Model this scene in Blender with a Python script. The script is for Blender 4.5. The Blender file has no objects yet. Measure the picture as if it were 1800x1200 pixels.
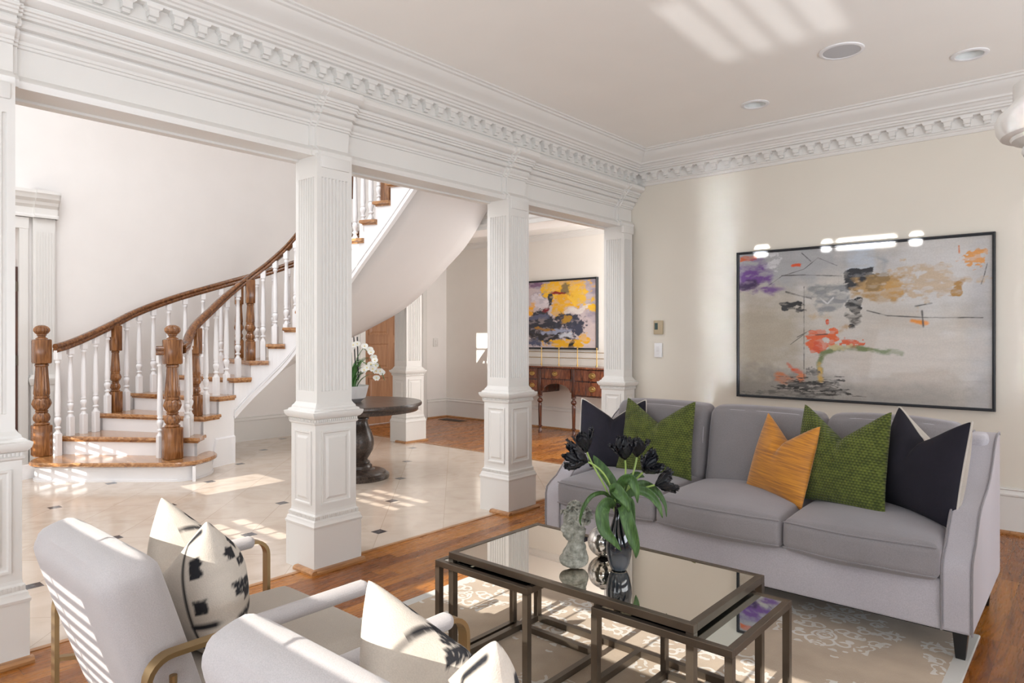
import bpy, bmesh, math, random
import numpy as np
from mathutils import Vector, Matrix
random.seed(7)
rng = np.random.RandomState(5)
SC = bpy.context.scene
COL = SC.collection
PI = math.pi
R = math.radians
# ------------------------------------------------------------------ camera
FPX = 1190.0; CAMH = 1.35; YAW = math.atan(1033/FPX); HOR = 590.0
CS, SN = math.cos(YAW), math.sin(YAW)
cam = bpy.data.cameras.new('camera'); camo = bpy.data.objects.new('camera', cam); COL.objects.link(camo)
cam.sensor_width = 36.0; cam.lens = FPX/1800*36.0
cam.shift_y = -(600-HOR)/1800.0
camo.location = (0, 0, CAMH); camo.rotation_euler = (PI/2, 0, YAW)
cam.clip_start = 0.05
SC.camera = camo
# ------------------------------------------------------------------ world, sun, daylight
W = bpy.data.worlds.new('world'); SC.world = W; W.use_nodes = True
bg = W.node_tree.nodes['Background']; bg.inputs['Color'].default_value = (0.80, 0.88, 1.0, 1); bg.inputs['Strength'].default_value = 1.2
sun = bpy.data.lights.new('sun', 'SUN'); suno = bpy.data.objects.new('sun', sun); COL.objects.link(suno)
sun.energy = 7.5; sun.angle = R(0.15); sun.color = (1.0, 0.95, 0.87)
SUNDIR = Vector((-0.012, 1.0, -0.466)).normalized()
suno.rotation_euler = SUNDIR.to_track_quat('-Z', 'Y').to_euler()
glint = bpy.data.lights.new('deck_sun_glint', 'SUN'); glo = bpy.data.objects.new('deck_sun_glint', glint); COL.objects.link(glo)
glint.energy = 1.6; glint.angle = R(0.8); glo.rotation_euler = Vector((-0.03, 1.0, 0.466)).normalized().to_track_quat('-Z', 'Y').to_euler()  # added upward sun standing in for sunlight reflected onto the ceiling
def area(name, loc, rot, sx, sy, power, color=(1, 1, 1)):
    l = bpy.data.lights.new(name, 'AREA'); l.shape = 'RECTANGLE'; l.size = sx; l.size_y = sy; l.energy = power; l.color = color
    o = bpy.data.objects.new(name, l); COL.objects.link(o); o.location = loc; o.rotation_euler = rot
    return o
def spread(o, deg): o.data.spread = R(deg); return o
area('window_daylight_living', (-0.4, -1.95, 1.3), (R(130), 0, 0), 5.2, 1.8, 150, (0.86, 0.95, 1.06))
area('window_daylight_foyer', (-6.0, -1.97, 3.2), (R(90), 0, 0), 4.2, 5.4, 55, (0.92, 0.96, 1.04))
area('window_daylight_foyer_high', (-5.0, 0.6, 6.2), (0, R(-12), 0), 2.6, 3.6, 215, (0.92, 0.96, 1.04))  # added overhead panel that brightens the foyer; no window up here
area('window_daylight_side', (3.1, 2.0, 1.2), (0, R(130), 0), 1.6, 5.0, 215, (0.88, 0.95, 1.05))  # added fill from the right; this wall has no window
area('hall_window_daylight', (-3.72, 6.9, 1.5), (0, R(95), 0), 2.2, 1.6, 62, (0.97, 0.96, 0.96))  # added fill for the hall, kept out of view; no window here
area('side_room_daylight', (-9.2, 0.2, 1.6), (PI/2, 0, 0), 1.4, 2.0, 14)
spread(area('window_sky_glare', (-2.52, -1.90, 1.55), (R(91), 0, 0), 0.22, 2.3, 1.0, (0.80, 0.92, 1.0)), 4)  # added narrow lamp that makes the bright vertical band on the back wall
spread(area('window_sky_glare_right', (-0.20, -1.90, 1.45), (R(91), 0, 0), 0.22, 1.3, 0.6, (0.85, 0.94, 1.0)), 3)  # second added narrow lamp, for the bright band at the far right
# added lamps imitating sun off the mirror tables on the wall above the painting
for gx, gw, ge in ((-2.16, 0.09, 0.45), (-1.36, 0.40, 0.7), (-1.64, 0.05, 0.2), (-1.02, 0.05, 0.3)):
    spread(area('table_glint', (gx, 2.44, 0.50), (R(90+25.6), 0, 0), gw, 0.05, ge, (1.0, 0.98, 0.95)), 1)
vs = SC.view_settings
vs.view_transform = 'Standard'; vs.look = 'None'; vs.exposure = 0.08; vs.gamma = 1.0; vs.use_curve_mapping = False
SC.cycles.max_bounces = 8; SC.cycles.diffuse_bounces = 5; SC.cycles.glossy_bounces = 4; SC.cycles.transmission_bounces = 6
SC.cycles.caustics_refractive = False
SC.cycles.sample_clamp_indirect = 6.0

# ------------------------------------------------------------------ materials
def new_mat(name):
    m = bpy.data.materials.new(name); m.use_nodes = True
    nt = m.node_tree; b = nt.nodes['Principled BSDF']
    return m, nt, b
def N(nt, t, **kw):
    n = nt.nodes.new(t)
    for k, v in kw.items():
        if k in n.inputs: n.inputs[k].default_value = v
        else: setattr(n, k, v)
    return n
def L(nt, a, b): nt.links.new(a, b)
def ramp(nt, stops, fac=None):
    r = nt.nodes.new('ShaderNodeValToRGB')
    el = r.color_ramp.elements
    while len(el) < len(stops): el.new(0.5)
    for e, (p, c) in zip(el, stops):
        e.position = p; e.color = (*c, 1)
    if fac is not None: L(nt, fac, r.inputs['Fac'])
    return r
def coords(nt, kind='Object', scale=(1, 1, 1), rot=(0, 0, 0), loc=(0, 0, 0)):
    tc = nt.nodes.new('ShaderNodeTexCoord'); mp = nt.nodes.new('ShaderNodeMapping')
    mp.inputs['Scale'].default_value = scale; mp.inputs['Rotation'].default_value = rot; mp.inputs['Location'].default_value = loc
    L(nt, tc.outputs[kind], mp.inputs['Vector']); return mp.outputs['Vector']
def bump(nt, b, h, strength=0.2, dist=0.01):
    n = N(nt, 'ShaderNodeBump', Strength=strength, Distance=dist); L(nt, h, n.inputs['Height']); L(nt, n.outputs['Normal'], b.inputs['Normal'])
def math_(nt, op, a, c=None, d=None):
    n = nt.nodes.new('ShaderNodeMath'); n.operation = op
    for i, v in enumerate((a, c, d)):
        if v is None: continue
        if isinstance(v, (int, float)): n.inputs[i].default_value = v
        else: L(nt, v, n.inputs[i])
    return n.outputs[0]
def mixc(nt, f, a, b_):
    n = nt.nodes.new('ShaderNodeMix'); n.data_type = 'RGBA'
    if isinstance(f, (int, float)): n.inputs[0].default_value = f
    else: L(nt, f, n.inputs[0])
    for i, v in ((6, a), (7, b_)):
        if isinstance(v, tuple): n.inputs[i].default_value = (*v, 1)
        else: L(nt, v, n.inputs[i])
    return n.outputs[2]
def paint(name, c, rough=0.4, var=0.03, bscale=60, bstr=0.03, metallic=0.0, coat=0.0):
    m, nt, b = new_mat(name)
    v = coords(nt)
    n = N(nt, 'ShaderNodeTexNoise', Scale=3.0, Detail=3.0); L(nt, v, n.inputs['Vector'])
    lo = tuple(x*(1-var) for x in c); hi = tuple(min(1, x*(1+var)) for x in c)
    r = ramp(nt, [(0.3, lo), (0.7, hi)], n.outputs['Fac']); L(nt, r.outputs[0], b.inputs['Base Color'])
    b.inputs['Roughness'].default_value = rough; b.inputs['Metallic'].default_value = metallic; b.inputs['Coat Weight'].default_value = coat
    if bstr:
        n2 = N(nt, 'ShaderNodeTexNoise', Scale=bscale, Detail=2.0); L(nt, v, n2.inputs['Vector']); bump(nt, b, n2.outputs['Fac'], bstr, 0.01)
    return m
def fabric(name, c, c2=None, scale=500, bstr=0.25, sheen=0.3, rough=0.9, mottled=8.0, sheen_tint=(1, 1, 1)):
    m, nt, b = new_mat(name)
    v = coords(nt)
    n = N(nt, 'ShaderNodeTexNoise', Scale=mottled, Detail=4.0); L(nt, v, n.inputs['Vector'])
    c2 = c2 or tuple(x*0.86 for x in c)
    r = ramp(nt, [(0.3, c2), (0.7, c)], n.outputs['Fac'])
    n2 = N(nt, 'ShaderNodeTexNoise', Scale=scale, Detail=2.0); L(nt, v, n2.inputs['Vector'])
    mul = nt.nodes.new('ShaderNodeMix'); mul.data_type = 'RGBA'; mul.blend_type = 'MULTIPLY'; mul.inputs[0].default_value = 0.35
    L(nt, r.outputs[0], mul.inputs[6]); L(nt, n2.outputs['Fac'], mul.inputs[7]); L(nt, mul.outputs[2], b.inputs['Base Color'])
    b.inputs['Roughness'].default_value = rough; b.inputs['Sheen Weight'].default_value = sheen; b.inputs['Sheen Tint'].default_value = (*sheen_tint, 1)
    bump(nt, b, n2.outputs['Fac'], bstr, 0.004)
    return m
def wood(name, c1, c2, c3, axis='X', scale=1.0, rough=0.3, coat=0.2, bstr=0.05):
    m, nt, b = new_mat(name)
    st = {'X': (1.0, 9, 9), 'Y': (9, 1.0, 9), 'Z': (9, 9, 1.0)}[axis]
    v = coords(nt, scale=tuple(s*scale for s in st))
    n = N(nt, 'ShaderNodeTexNoise', Scale=2.2, Detail=6.0, Distortion=1.2); L(nt, v, n.inputs['Vector'])
    r = ramp(nt, [(0.3, c1), (0.52, c2), (0.72, c3)], n.outputs['Fac']); L(nt, r.outputs[0], b.inputs['Base Color'])
    b.inputs['Roughness'].default_value = rough; b.inputs['Coat Weight'].default_value = coat; b.inputs['Coat Roughness'].default_value = 0.15
    bump(nt, b, n.outputs['Fac'], bstr, 0.01)
    return m

M = {}
M['trim'] = paint('white_trim_paint', (0.745, 0.728, 0.695), 0.32, 0.01, 20, 0.0)
M['wall'] = paint('cream_wall_paint', (0.72, 0.675, 0.59), 0.34, 0.01, 120, 0.01)
M['foyer_wall'] = paint('foyer_wall_paint', (0.83, 0.80, 0.77), 0.55, 0.015, 120, 0.03)
M['hall_wall'] = paint('hall_wall_paint', (0.80, 0.765, 0.71), 0.4, 0.015, 120, 0.03)
M['ceiling'] = paint('ceiling_paint', (0.92, 0.90, 0.86), 0.5, 0.01, 90, 0.02)
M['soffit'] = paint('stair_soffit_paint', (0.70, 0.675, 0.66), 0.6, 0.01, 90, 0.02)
M['stair_white'] = paint('white_stair_paint', (0.88, 0.875, 0.88), 0.35, 0.01, 20, 0.0)
M['oak'] = wood('oak_stain', (0.10, 0.034, 0.009), (0.24, 0.095, 0.027), (0.38, 0.17, 0.058), 'Z', 1.6, 0.25, 0.4)
M['oak_tread'] = wood('oak_tread_stain', (0.22, 0.09, 0.028), (0.42, 0.20, 0.075), (0.58, 0.32, 0.14), 'X', 1.6, 0.22, 0.5)
M['oak_rail'] = wood('oak_rail_stain', (0.07, 0.024, 0.008), (0.17, 0.064, 0.02), (0.29, 0.12, 0.04), 'X', 2.0, 0.22, 0.5)
M['mahogany'] = wood('mahogany', (0.045, 0.010, 0.004), (0.14, 0.036, 0.012), (0.30, 0.095, 0.032), 'Z', 2.5, 0.2, 0.6)
M['dark_mahogany'] = wood('dark_mahogany', (0.03, 0.008, 0.004), (0.07, 0.018, 0.008), (0.13, 0.036, 0.014), 'Z', 2.5, 0.2, 0.6)
M['door_wood'] = wood('door_wood', (0.30, 0.145, 0.07), (0.36, 0.18, 0.09), (0.42, 0.22, 0.115), 'Z', 0.8, 0.45, 0.1)
M['dark_door'] = wood('dark_door_wood', (0.04, 0.015, 0.01), (0.07, 0.025, 0.015), (0.10, 0.04, 0.02), 'Z', 1.0, 0.35, 0.2)
M['table_wood'] = wood('weathered_dark_wood', (0.022, 0.015, 0.012), (0.055, 0.038, 0.030), (0.12, 0.088, 0.068), 'X', 2.2, 0.32, 0.25)
M['shoe'] = wood('shoe_moulding_wood', (0.26, 0.11, 0.035), (0.40, 0.19, 0.07), (0.50, 0.26, 0.11), 'Y', 1.5, 0.3, 0.3)
M['velvet'] = fabric('grey_velvet', (0.52, 0.495, 0.53), (0.46, 0.435, 0.47), 260, 0.10, 0.6, 0.75, 3.0, (0.95, 0.93, 1.0))  # sofa fabric, lit copy: light on apron and arms put into the colour
M['velvet_seat'] = fabric('grey_velvet_seat', (0.27, 0.25, 0.26), (0.22, 0.205, 0.212), 260, 0.10, 0.4, 0.75, 3.0, (0.95, 0.93, 1.0))  # same sofa fabric, shaded copy: cushions' dimmer light put into the colour
M['chair_fabric'] = fabric('pale_grey_upholstery', (0.53, 0.495, 0.49), (0.49, 0.455, 0.45), 420, 0.18, 0.3, 0.95, 5.0)
M['chair_seat'] = fabric('beige_upholstery', (0.50, 0.44, 0.37), (0.46, 0.40, 0.335), 420, 0.18, 0.2, 0.95, 5.0)
M['piping'] = fabric('cream_piping', (0.72, 0.67, 0.60), None, 500, 0.1, 0.2)
M['linen_back'] = fabric('natural_linen', (0.60, 0.54, 0.47), None, 350, 0.25, 0.1)
M['navy'] = fabric('navy_linen', (0.013, 0.011, 0.021), (0.009, 0.008, 0.016), 380, 0.3, 0.0, 0.95)
M['black_glaze'] = paint('black_paint', (0.012, 0.012, 0.013), 0.25, 0.1, 20, 0.0)
M['frame_black'] = paint('black_frame_paint', (0.014, 0.017, 0.022), 0.35, 0.1, 20, 0.0)
M['brass'] = paint('aged_brass', (0.50, 0.34, 0.13), 0.28, 0.1, 80, 0.0, 1.0)
M['bronze_chair'] = paint('satin_bronze', (0.36, 0.25, 0.125), 0.38, 0.08, 80, 0.0, 0.9)
M['grout_dark'] = paint('louvre_dark', (0.16, 0.09, 0.05), 0.5, 0.1, 80, 0.0)

def brushed():
    m, nt, b = new_mat('brushed_pewter')
    v = coords(nt, scale=(3, 3, 3))
    n = N(nt, 'ShaderNodeTexNoise', Scale=1.5, Detail=3.0, Distortion=0.3); L(nt, v, n.inputs['Vector'])
    r = ramp(nt, [(0.25, (0.11, 0.085, 0.066)), (0.55, (0.16, 0.13, 0.10)), (0.8, (0.23, 0.195, 0.155))], n.outputs['Fac']); L(nt, r.outputs[0], b.inputs['Base Color'])
    b.inputs['Metallic'].default_value = 0.85; b.inputs['Roughness'].default_value = 0.36
    return m
M['pewter'] = brushed()
def mirror(name, c, rough=0.0):
    m, nt, b = new_mat(name); v = coords(nt)
    n = N(nt, 'ShaderNodeTexNoise', Scale=4.0); L(nt, v, n.inputs['Vector'])
    r = ramp(nt, [(0.3, tuple(x*0.985 for x in c)), (0.7, c)], n.outputs['Fac']); L(nt, r.outputs[0], b.inputs['Base Color'])
    b.inputs['Metallic'].default_value = 1.0; b.inputs['Roughness'].default_value = rough; return m
M['bronze_mirror'] = mirror('bronze_tinted_mirror', (0.74, 0.69, 0.62), 0.01)
M['clear_mirror'] = mirror('clear_mirror', (0.74, 0.80, 0.79), 0.02)
def glass(name, c, rough=0.0, ior=1.45, alpha=None):
    m, nt, b = new_mat(name); v = coords(nt)
    n = N(nt, 'ShaderNodeTexNoise', Scale=4.0); L(nt, v, n.inputs['Vector'])
    r = ramp(nt, [(0.3, tuple(x*0.985 for x in c)), (0.7, c)], n.outputs['Fac']); L(nt, r.outputs[0], b.inputs['Base Color'])
    b.inputs['Transmission Weight'].default_value = 1.0; b.inputs['Roughness'].default_value = rough; b.inputs['IOR'].default_value = ior; return m
M['pane'] = glass('window_pane_glass', (0.93, 0.96, 0.96))
def dark_glass():
    m, nt, b = new_mat('smoked_ombre_glass')
    v = coords(nt, scale=(1, 1, 1)); sx = nt.nodes.new('ShaderNodeSeparateXYZ'); L(nt, v, sx.inputs[0])
    mr = N(nt, 'ShaderNodeMapRange'); L(nt, sx.outputs[2], mr.inputs[0]); mr.inputs[1].default_value = 0.0; mr.inputs[2].default_value = 0.26
    r = ramp(nt, [(0.0, (0.045, 0.060, 0.080)), (0.25, (0.016, 0.022, 0.032)), (0.5, (0.005, 0.005, 0.008))], mr.outputs[0]); L(nt, r.outputs[0], b.inputs['Base Color'])
    b.inputs['Roughness'].default_value = 0.05; b.inputs['Coat Weight'].default_value = 0.5; b.inputs['Specular IOR Level'].default_value = 0.5
    return m
M['dark_glass'] = dark_glass()
def mercury():
    m, nt, b = new_mat('mercury_glass')
    v = coords(nt, scale=(1, 1, 1)); n = N(nt, 'ShaderNodeTexNoise', Scale=22.0, Detail=5.0, Distortion=0.7); L(nt, v, n.inputs['Vector'])
    r = ramp(nt, [(0.3, (0.16, 0.18, 0.21)), (0.5, (0.50, 0.49, 0.47)), (0.75, (0.80, 0.77, 0.73))], n.outputs['Fac']); L(nt, r.outputs[0], b.inputs['Base Color'])
    b.inputs['Metallic'].default_value = 0.95; b.inputs['Roughness'].default_value = 0.09; return m
M['mercury'] = mercury()
def stone():
    m, nt, b = new_mat('weathered_stone'); v = coords(nt)
    n = N(nt, 'ShaderNodeTexNoise', Scale=38.0, Detail=8.0, Roughness=0.65); L(nt, v, n.inputs['Vector'])
    r = ramp(nt, [(0.32, (0.10, 0.098, 0.078)), (0.5, (0.25, 0.25, 0.21)), (0.72, (0.45, 0.44, 0.39))], n.outputs['Fac']); L(nt, r.outputs[0], b.inputs['Base Color'])
    b.inputs['Roughness'].default_value = 0.9; bump(nt, b, n.outputs['Fac'], 0.6, 0.006); return m
M['stone'] = stone()
M['leaf'] = wood('tulip_leaf', (0.022, 0.058, 0.010), (0.042, 0.100, 0.020), (0.085, 0.17, 0.040), 'Z', 5.0, 0.55, 0.0)
M['stem'] = paint('pale_green_stem', (0.28, 0.40, 0.10), 0.45, 0.15, 60, 0.0)
M['petal_black'] = fabric('black_petal', (0.006, 0.007, 0.012), (0.003, 0.003, 0.006), 120, 0.4, 0.0, 0.42)
M['orchid_leaf'] = paint('orchid_leaf', (0.055, 0.16, 0.035), 0.4, 0.3, 60, 0.0)
M['orchid_petal'] = paint('white_orchid_petal', (0.88, 0.88, 0.84), 0.6, 0.03, 60, 0.0)
M['orchid_lip'] = paint('yellow_orchid_lip', (0.80, 0.62, 0.06), 0.5, 0.1, 60, 0.0)
M['pot'] = paint('white_ceramic', (0.76, 0.75, 0.75), 0.35, 0.02, 60, 0.0)
M['pot_base'] = paint('grey_ceramic_base', (0.36, 0.35, 0.36), 0.4, 0.02, 60, 0.0)
M['switch'] = paint('white_plastic', (0.82, 0.82, 0.83), 0.35, 0.01, 60, 0.0)
M['beige_plastic'] = paint('gold_beige_plastic', (0.50, 0.41, 0.27), 0.4, 0.03, 60, 0.0)
M['lcd'] = paint('dark_green_lcd', (0.01, 0.045, 0.04), 0.15, 0.1, 60, 0.0)
M['speaker_grille'] = paint('grey_speaker_grille', (0.55, 0.56, 0.58), 0.7, 0.01, 400, 0.2)
M['lamp_in'] = paint('recessed_baffle', (0.74, 0.76, 0.74), 0.5, 0.01, 60, 0.0)

def oak_floor():
    m, nt, b = new_mat('oak_strip_floor')
    v = coords(nt, 'Object')
    sep = nt.nodes.new('ShaderNodeSeparateXYZ'); L(nt, v, sep.inputs[0])
    pw = 0.083
    xi = math_(nt, 'FLOOR', math_(nt, 'DIVIDE', sep.outputs[0], pw))
    wn = nt.nodes.new('ShaderNodeTexWhiteNoise'); wn.noise_dimensions = '1D'; L(nt, xi, wn.inputs['W'])
    yo = math_(nt, 'ADD', sep.outputs[1], math_(nt, 'MULTIPLY', wn.outputs['Value'], 3.7))
    yi = math_(nt, 'FLOOR', math_(nt, 'DIVIDE', yo, 0.95))
    cb = nt.nodes.new('ShaderNodeCombineXYZ'); L(nt, xi, cb.inputs[0]); L(nt, yi, cb.inputs[1])
    wn2 = nt.nodes.new('ShaderNodeTexWhiteNoise'); wn2.noise_dimensions = '2D'; L(nt, cb.outputs[0], wn2.inputs['Vector'])
    # grain
    gx = math_(nt, 'MULTIPLY', sep.outputs[0], 11.0); gy = math_(nt, 'MULTIPLY', sep.outputs[1], 1.15)
    gv = nt.nodes.new('ShaderNodeCombineXYZ'); L(nt, math_(nt, 'ADD', gx, math_(nt, 'MULTIPLY', wn2.outputs['Value'], 31.0)), gv.inputs[0]); L(nt, gy, gv.inputs[1])
    n = N(nt, 'ShaderNodeTexNoise', Scale=1.15, Detail=0.4, Distortion=0.35); L(nt, gv.outputs[0], n.inputs['Vector'])
    rings = math_(nt, 'FRACT', math_(nt, 'MULTIPLY', n.outputs['Fac'], 6.5))
    n2 = N(nt, 'ShaderNodeTexNoise', Scale=9.0, Detail=5.0); L(nt, gv.outputs[0], n2.inputs['Vector'])
    base = ramp(nt, [(0.0, (0.21, 0.064, 0.008)), (0.5, (0.31, 0.105, 0.014)), (1.0, (0.44, 0.170, 0.027))], wn2.outputs['Value'])
    g = ramp(nt, [(0.0, (0.50, 0.42, 0.36)), (0.16, (0.92, 0.90, 0.87)), (0.7, (1.08, 1.06, 1.04)), (1.0, (0.62, 0.54, 0.48))], rings)
    mul = nt.nodes.new('ShaderNodeMix'); mul.data_type = 'RGBA'; mul.blend_type = 'MULTIPLY'; mul.inputs[0].default_value = 0.85
    L(nt, base.outputs[0], mul.inputs[6]); L(nt, g.outputs[0], mul.inputs[7])
    fx = math_(nt, 'FRACT', math_(nt, 'DIVIDE', sep.outputs[0], pw)); fy = math_(nt, 'FRACT', math_(nt, 'DIVIDE', yo, 0.95))
    seam = math_(nt, 'MAXIMUM', math_(nt, 'LESS_THAN', fx, 0.028), math_(nt, 'LESS_THAN', fy, 0.003))
    out = mixc(nt, math_(nt, 'MULTIPLY', seam, 0.6), mul.outputs[2], (0.07, 0.028, 0.010))
    L(nt, out, b.inputs['Base Color'])
    rr = N(nt, 'ShaderNodeMapRange'); L(nt, n2.outputs['Fac'], rr.inputs[0]); rr.inputs[3].default_value = 0.20; rr.inputs[4].default_value = 0.36; L(nt, rr.outputs[0], b.inputs['Roughness'])
    bump(nt, b, math_(nt, 'SUBTRACT', 1.0, seam), 0.25, 0.002)
    return m
M['floor_wood'] = oak_floor()
def marble():
    m, nt, b = new_mat('cream_marble_tiles')
    v = coords(nt, 'Object'); sep = nt.nodes.new('ShaderNodeSeparateXYZ'); L(nt, v, sep.inputs[0])
    t = R(45.6); sp = 0.874
    def lin(ax, ay, off):
        a = math_(nt, 'MULTIPLY', sep.outputs[0], ax/sp); c = math_(nt, 'MULTIPLY', sep.outputs[1], ay/sp)
        return math_(nt, 'SUBTRACT', math_(nt, 'ADD', a, c), off)
    p = lin(math.cos(t), math.sin(t), TOFF[0]); q = lin(-math.sin(t), math.cos(t), TOFF[1])
    def near(x, per):   # distance to nearest multiple of per, in units of sp
        s = math_(nt, 'DIVIDE', x, per); fr = math_(nt, 'FRACT', math_(nt, 'ADD', s, 0.5))
        return math_(nt, 'MULTIPLY', math_(nt, 'ABSOLUTE', math_(nt, 'SUBTRACT', fr, 0.5)), per)
    g = math_(nt, 'LESS_THAN', math_(nt, 'MINIMUM', near(p, 0.5), near(q, 0.5)), 0.0022)
    ins = math_(nt, 'LESS_THAN', math_(nt, 'ADD', near(p, 1.0), near(q, 1.0)), 0.068)
    ci = nt.nodes.new('ShaderNodeCombineXYZ'); L(nt, math_(nt, 'FLOOR', math_(nt, 'MULTIPLY', p, 2.0)), ci.inputs[0]); L(nt, math_(nt, 'FLOOR', math_(nt, 'MULTIPLY', q, 2.0)), ci.inputs[1])
    wn = nt.nodes.new('ShaderNodeTexWhiteNoise'); wn.noise_dimensions = '2D'; L(nt, ci.outputs[0], wn.inputs['Vector'])
    vv = nt.nodes.new('ShaderNodeVectorMath'); vv.operation = 'ADD'; L(nt, v, vv.inputs[0])
    sc = nt.nodes.new('ShaderNodeVectorMath'); sc.operation = 'SCALE'; L(nt, wn.outputs['Color'], sc.inputs[0]); sc.inputs[3].default_value = 9.0; L(nt, sc.outputs[0], vv.inputs[1])
    n = N(nt, 'ShaderNodeTexNoise', Scale=3.2, Detail=6.0, Distortion=1.6); L(nt, vv.outputs[0], n.inputs['Vector'])
    r = ramp(nt, [(0.28, (0.56, 0.46, 0.37)), (0.47, (0.62, 0.52, 0.43)), (0.72, (0.665, 0.57, 0.48))], n.outputs['Fac'])
    n3 = N(nt, 'ShaderNodeTexNoise', Scale=30.0, Detail=4.0); L(nt, v, n3.inputs['Vector'])
    dk = ramp(nt, [(0.3, (0.045, 0.045, 0.05)), (0.7, (0.13, 0.13, 0.135))], n3.outputs['Fac'])
    c = mixc(nt, math_(nt, 'MULTIPLY', g, 0.7), r.outputs[0], (0.40, 0.31, 0.22))
    c = mixc(nt, ins, c, dk.outputs[0]); L(nt, c, b.inputs['Base Color'])
    b.inputs['Roughness'].default_value = 0.13; b.inputs['Specular IOR Level'].default_value = 0.6
    bump(nt, b, math_(nt, 'SUBTRACT', 1.0, g), 0.2, 0.002)
    return m
TOFF = (0.388, 0.410)
M['marble'] = marble()
def rug_mat():
    m, nt, b = new_mat('damask_rug')
    v = coords(nt, 'Object')
    sep = nt.nodes.new('ShaderNodeSeparateXYZ'); L(nt, v, sep.inputs[0])
    # medallion lattice, staggered
    sx, sy = 0.62, 0.74
    yy = math_(nt, 'DIVIDE', sep.outputs[1], sy); row = math_(nt, 'FLOOR', yy)
    xx = math_(nt, 'ADD', math_(nt, 'DIVIDE', sep.outputs[0], sx), math_(nt, 'MULTIPLY', math_(nt, 'MODULO', row, 2.0), 0.5))
    px = math_(nt, 'MULTIPLY', math_(nt, 'SUBTRACT', math_(nt, 'FRACT', xx), 0.5), sx); py = math_(nt, 'MULTIPLY', math_(nt, 'SUBTRACT', math_(nt, 'FRACT', yy), 0.5), sy)
    pax = math_(nt, 'ABSOLUTE', px)
    cv = nt.nodes.new('ShaderNodeCombineXYZ'); L(nt, pax, cv.inputs[0]); L(nt, py, cv.inputs[1])
    n = N(nt, 'ShaderNodeTexNoise', Scale=9.0, Detail=1.0, Distortion=0.6); L(nt, cv.outputs[0], n.inputs['Vector'])
    wv = nt.nodes.new('ShaderNodeVectorMath'); wv.operation = 'SCALE'; wv.inputs[3].default_value = 0.035; L(nt, n.outputs['Color'], wv.inputs[0])
    av = nt.nodes.new('ShaderNodeVectorMath'); av.operation = 'ADD'; L(nt, cv.outputs[0], av.inputs[0]); L(nt, wv.outputs[0], av.inputs[1])
    def curls(scale, w):
        vo = N(nt, 'ShaderNodeTexVoronoi', Scale=scale, Randomness=0.9); L(nt, av.outputs[0], vo.inputs['Vector'])
        d1 = math_(nt, 'LESS_THAN', math_(nt, 'ABSOLUTE', math_(nt, 'SUBTRACT', vo.outputs['Distance'], 0.40)), w)
        d2 = math_(nt, 'LESS_THAN', vo.outputs['Distance'], 0.14)
        return math_(nt, 'MAXIMUM', d1, d2)
    n6 = N(nt, 'ShaderNodeTexNoise', Scale=26.0, Detail=0.0); L(nt, cv.outputs[0], n6.inputs['Vector'])
    scroll = math_(nt, 'MULTIPLY', math_(nt, 'MAXIMUM', curls(15.0, 0.085), curls(9.0, 0.045)), math_(nt, 'GREATER_THAN', n6.outputs['Fac'], 0.35))
    rad = math_(nt, 'SQRT', math_(nt, 'ADD', math_(nt, 'POWER', math_(nt, 'DIVIDE', pax, 0.27), 2.0), math_(nt, 'POWER', math_(nt, 'ABSOLUTE', math_(nt, 'DIVIDE', py, 0.31)), 2.0)))
    inside = math_(nt, 'LESS_THAN', math_(nt, 'ADD', rad, math_(nt, 'MULTIPLY', math_(nt, 'SUBTRACT', n.outputs['Fac'], 0.5), 1.2)), 0.92)
    mask = math_(nt, 'MULTIPLY', scroll, inside)
    n2 = N(nt, 'ShaderNodeTexNoise', Scale=5.0, Detail=5.0); L(nt, v, n2.inputs['Vector'])
    ground = ramp(nt, [(0.3, (0.34, 0.25, 0.165)), (0.7, (0.45, 0.345, 0.24))], n2.outputs['Fac'])
    hi = ramp(nt, [(0.3, (0.50, 0.47, 0.42)), (0.7, (0.64, 0.61, 0.56))], n2.outputs['Fac'])
    c = mixc(nt, mask, ground.outputs[0], hi.outputs[0])
    # border line
    ex = math_(nt, 'ABSOLUTE', math_(nt, 'ADD', sep.outputs[0], 1.525)); ed = math_(nt, 'SUBTRACT', 1.125, ex)
    bd = math_(nt, 'LESS_THAN', ed, 0.06)
    c = mixc(nt, bd, c, (0.50, 0.49, 0.46)); L(nt, c, b.inputs['Base Color'])
    b.inputs['Roughness'].default_value = 0.9; b.inputs['Sheen Weight'].default_value = 0.3
    n4 = N(nt, 'ShaderNodeTexNoise', Scale=260.0, Detail=1.0); L(nt, v, n4.inputs['Vector'])
    h = math_(nt, 'ADD', mask, math_(nt, 'MULTIPLY', n4.outputs['Fac'], 0.25)); bump(nt, b, h, 0.8, 0.006)
    return m
M['rug'] = rug_mat()
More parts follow.
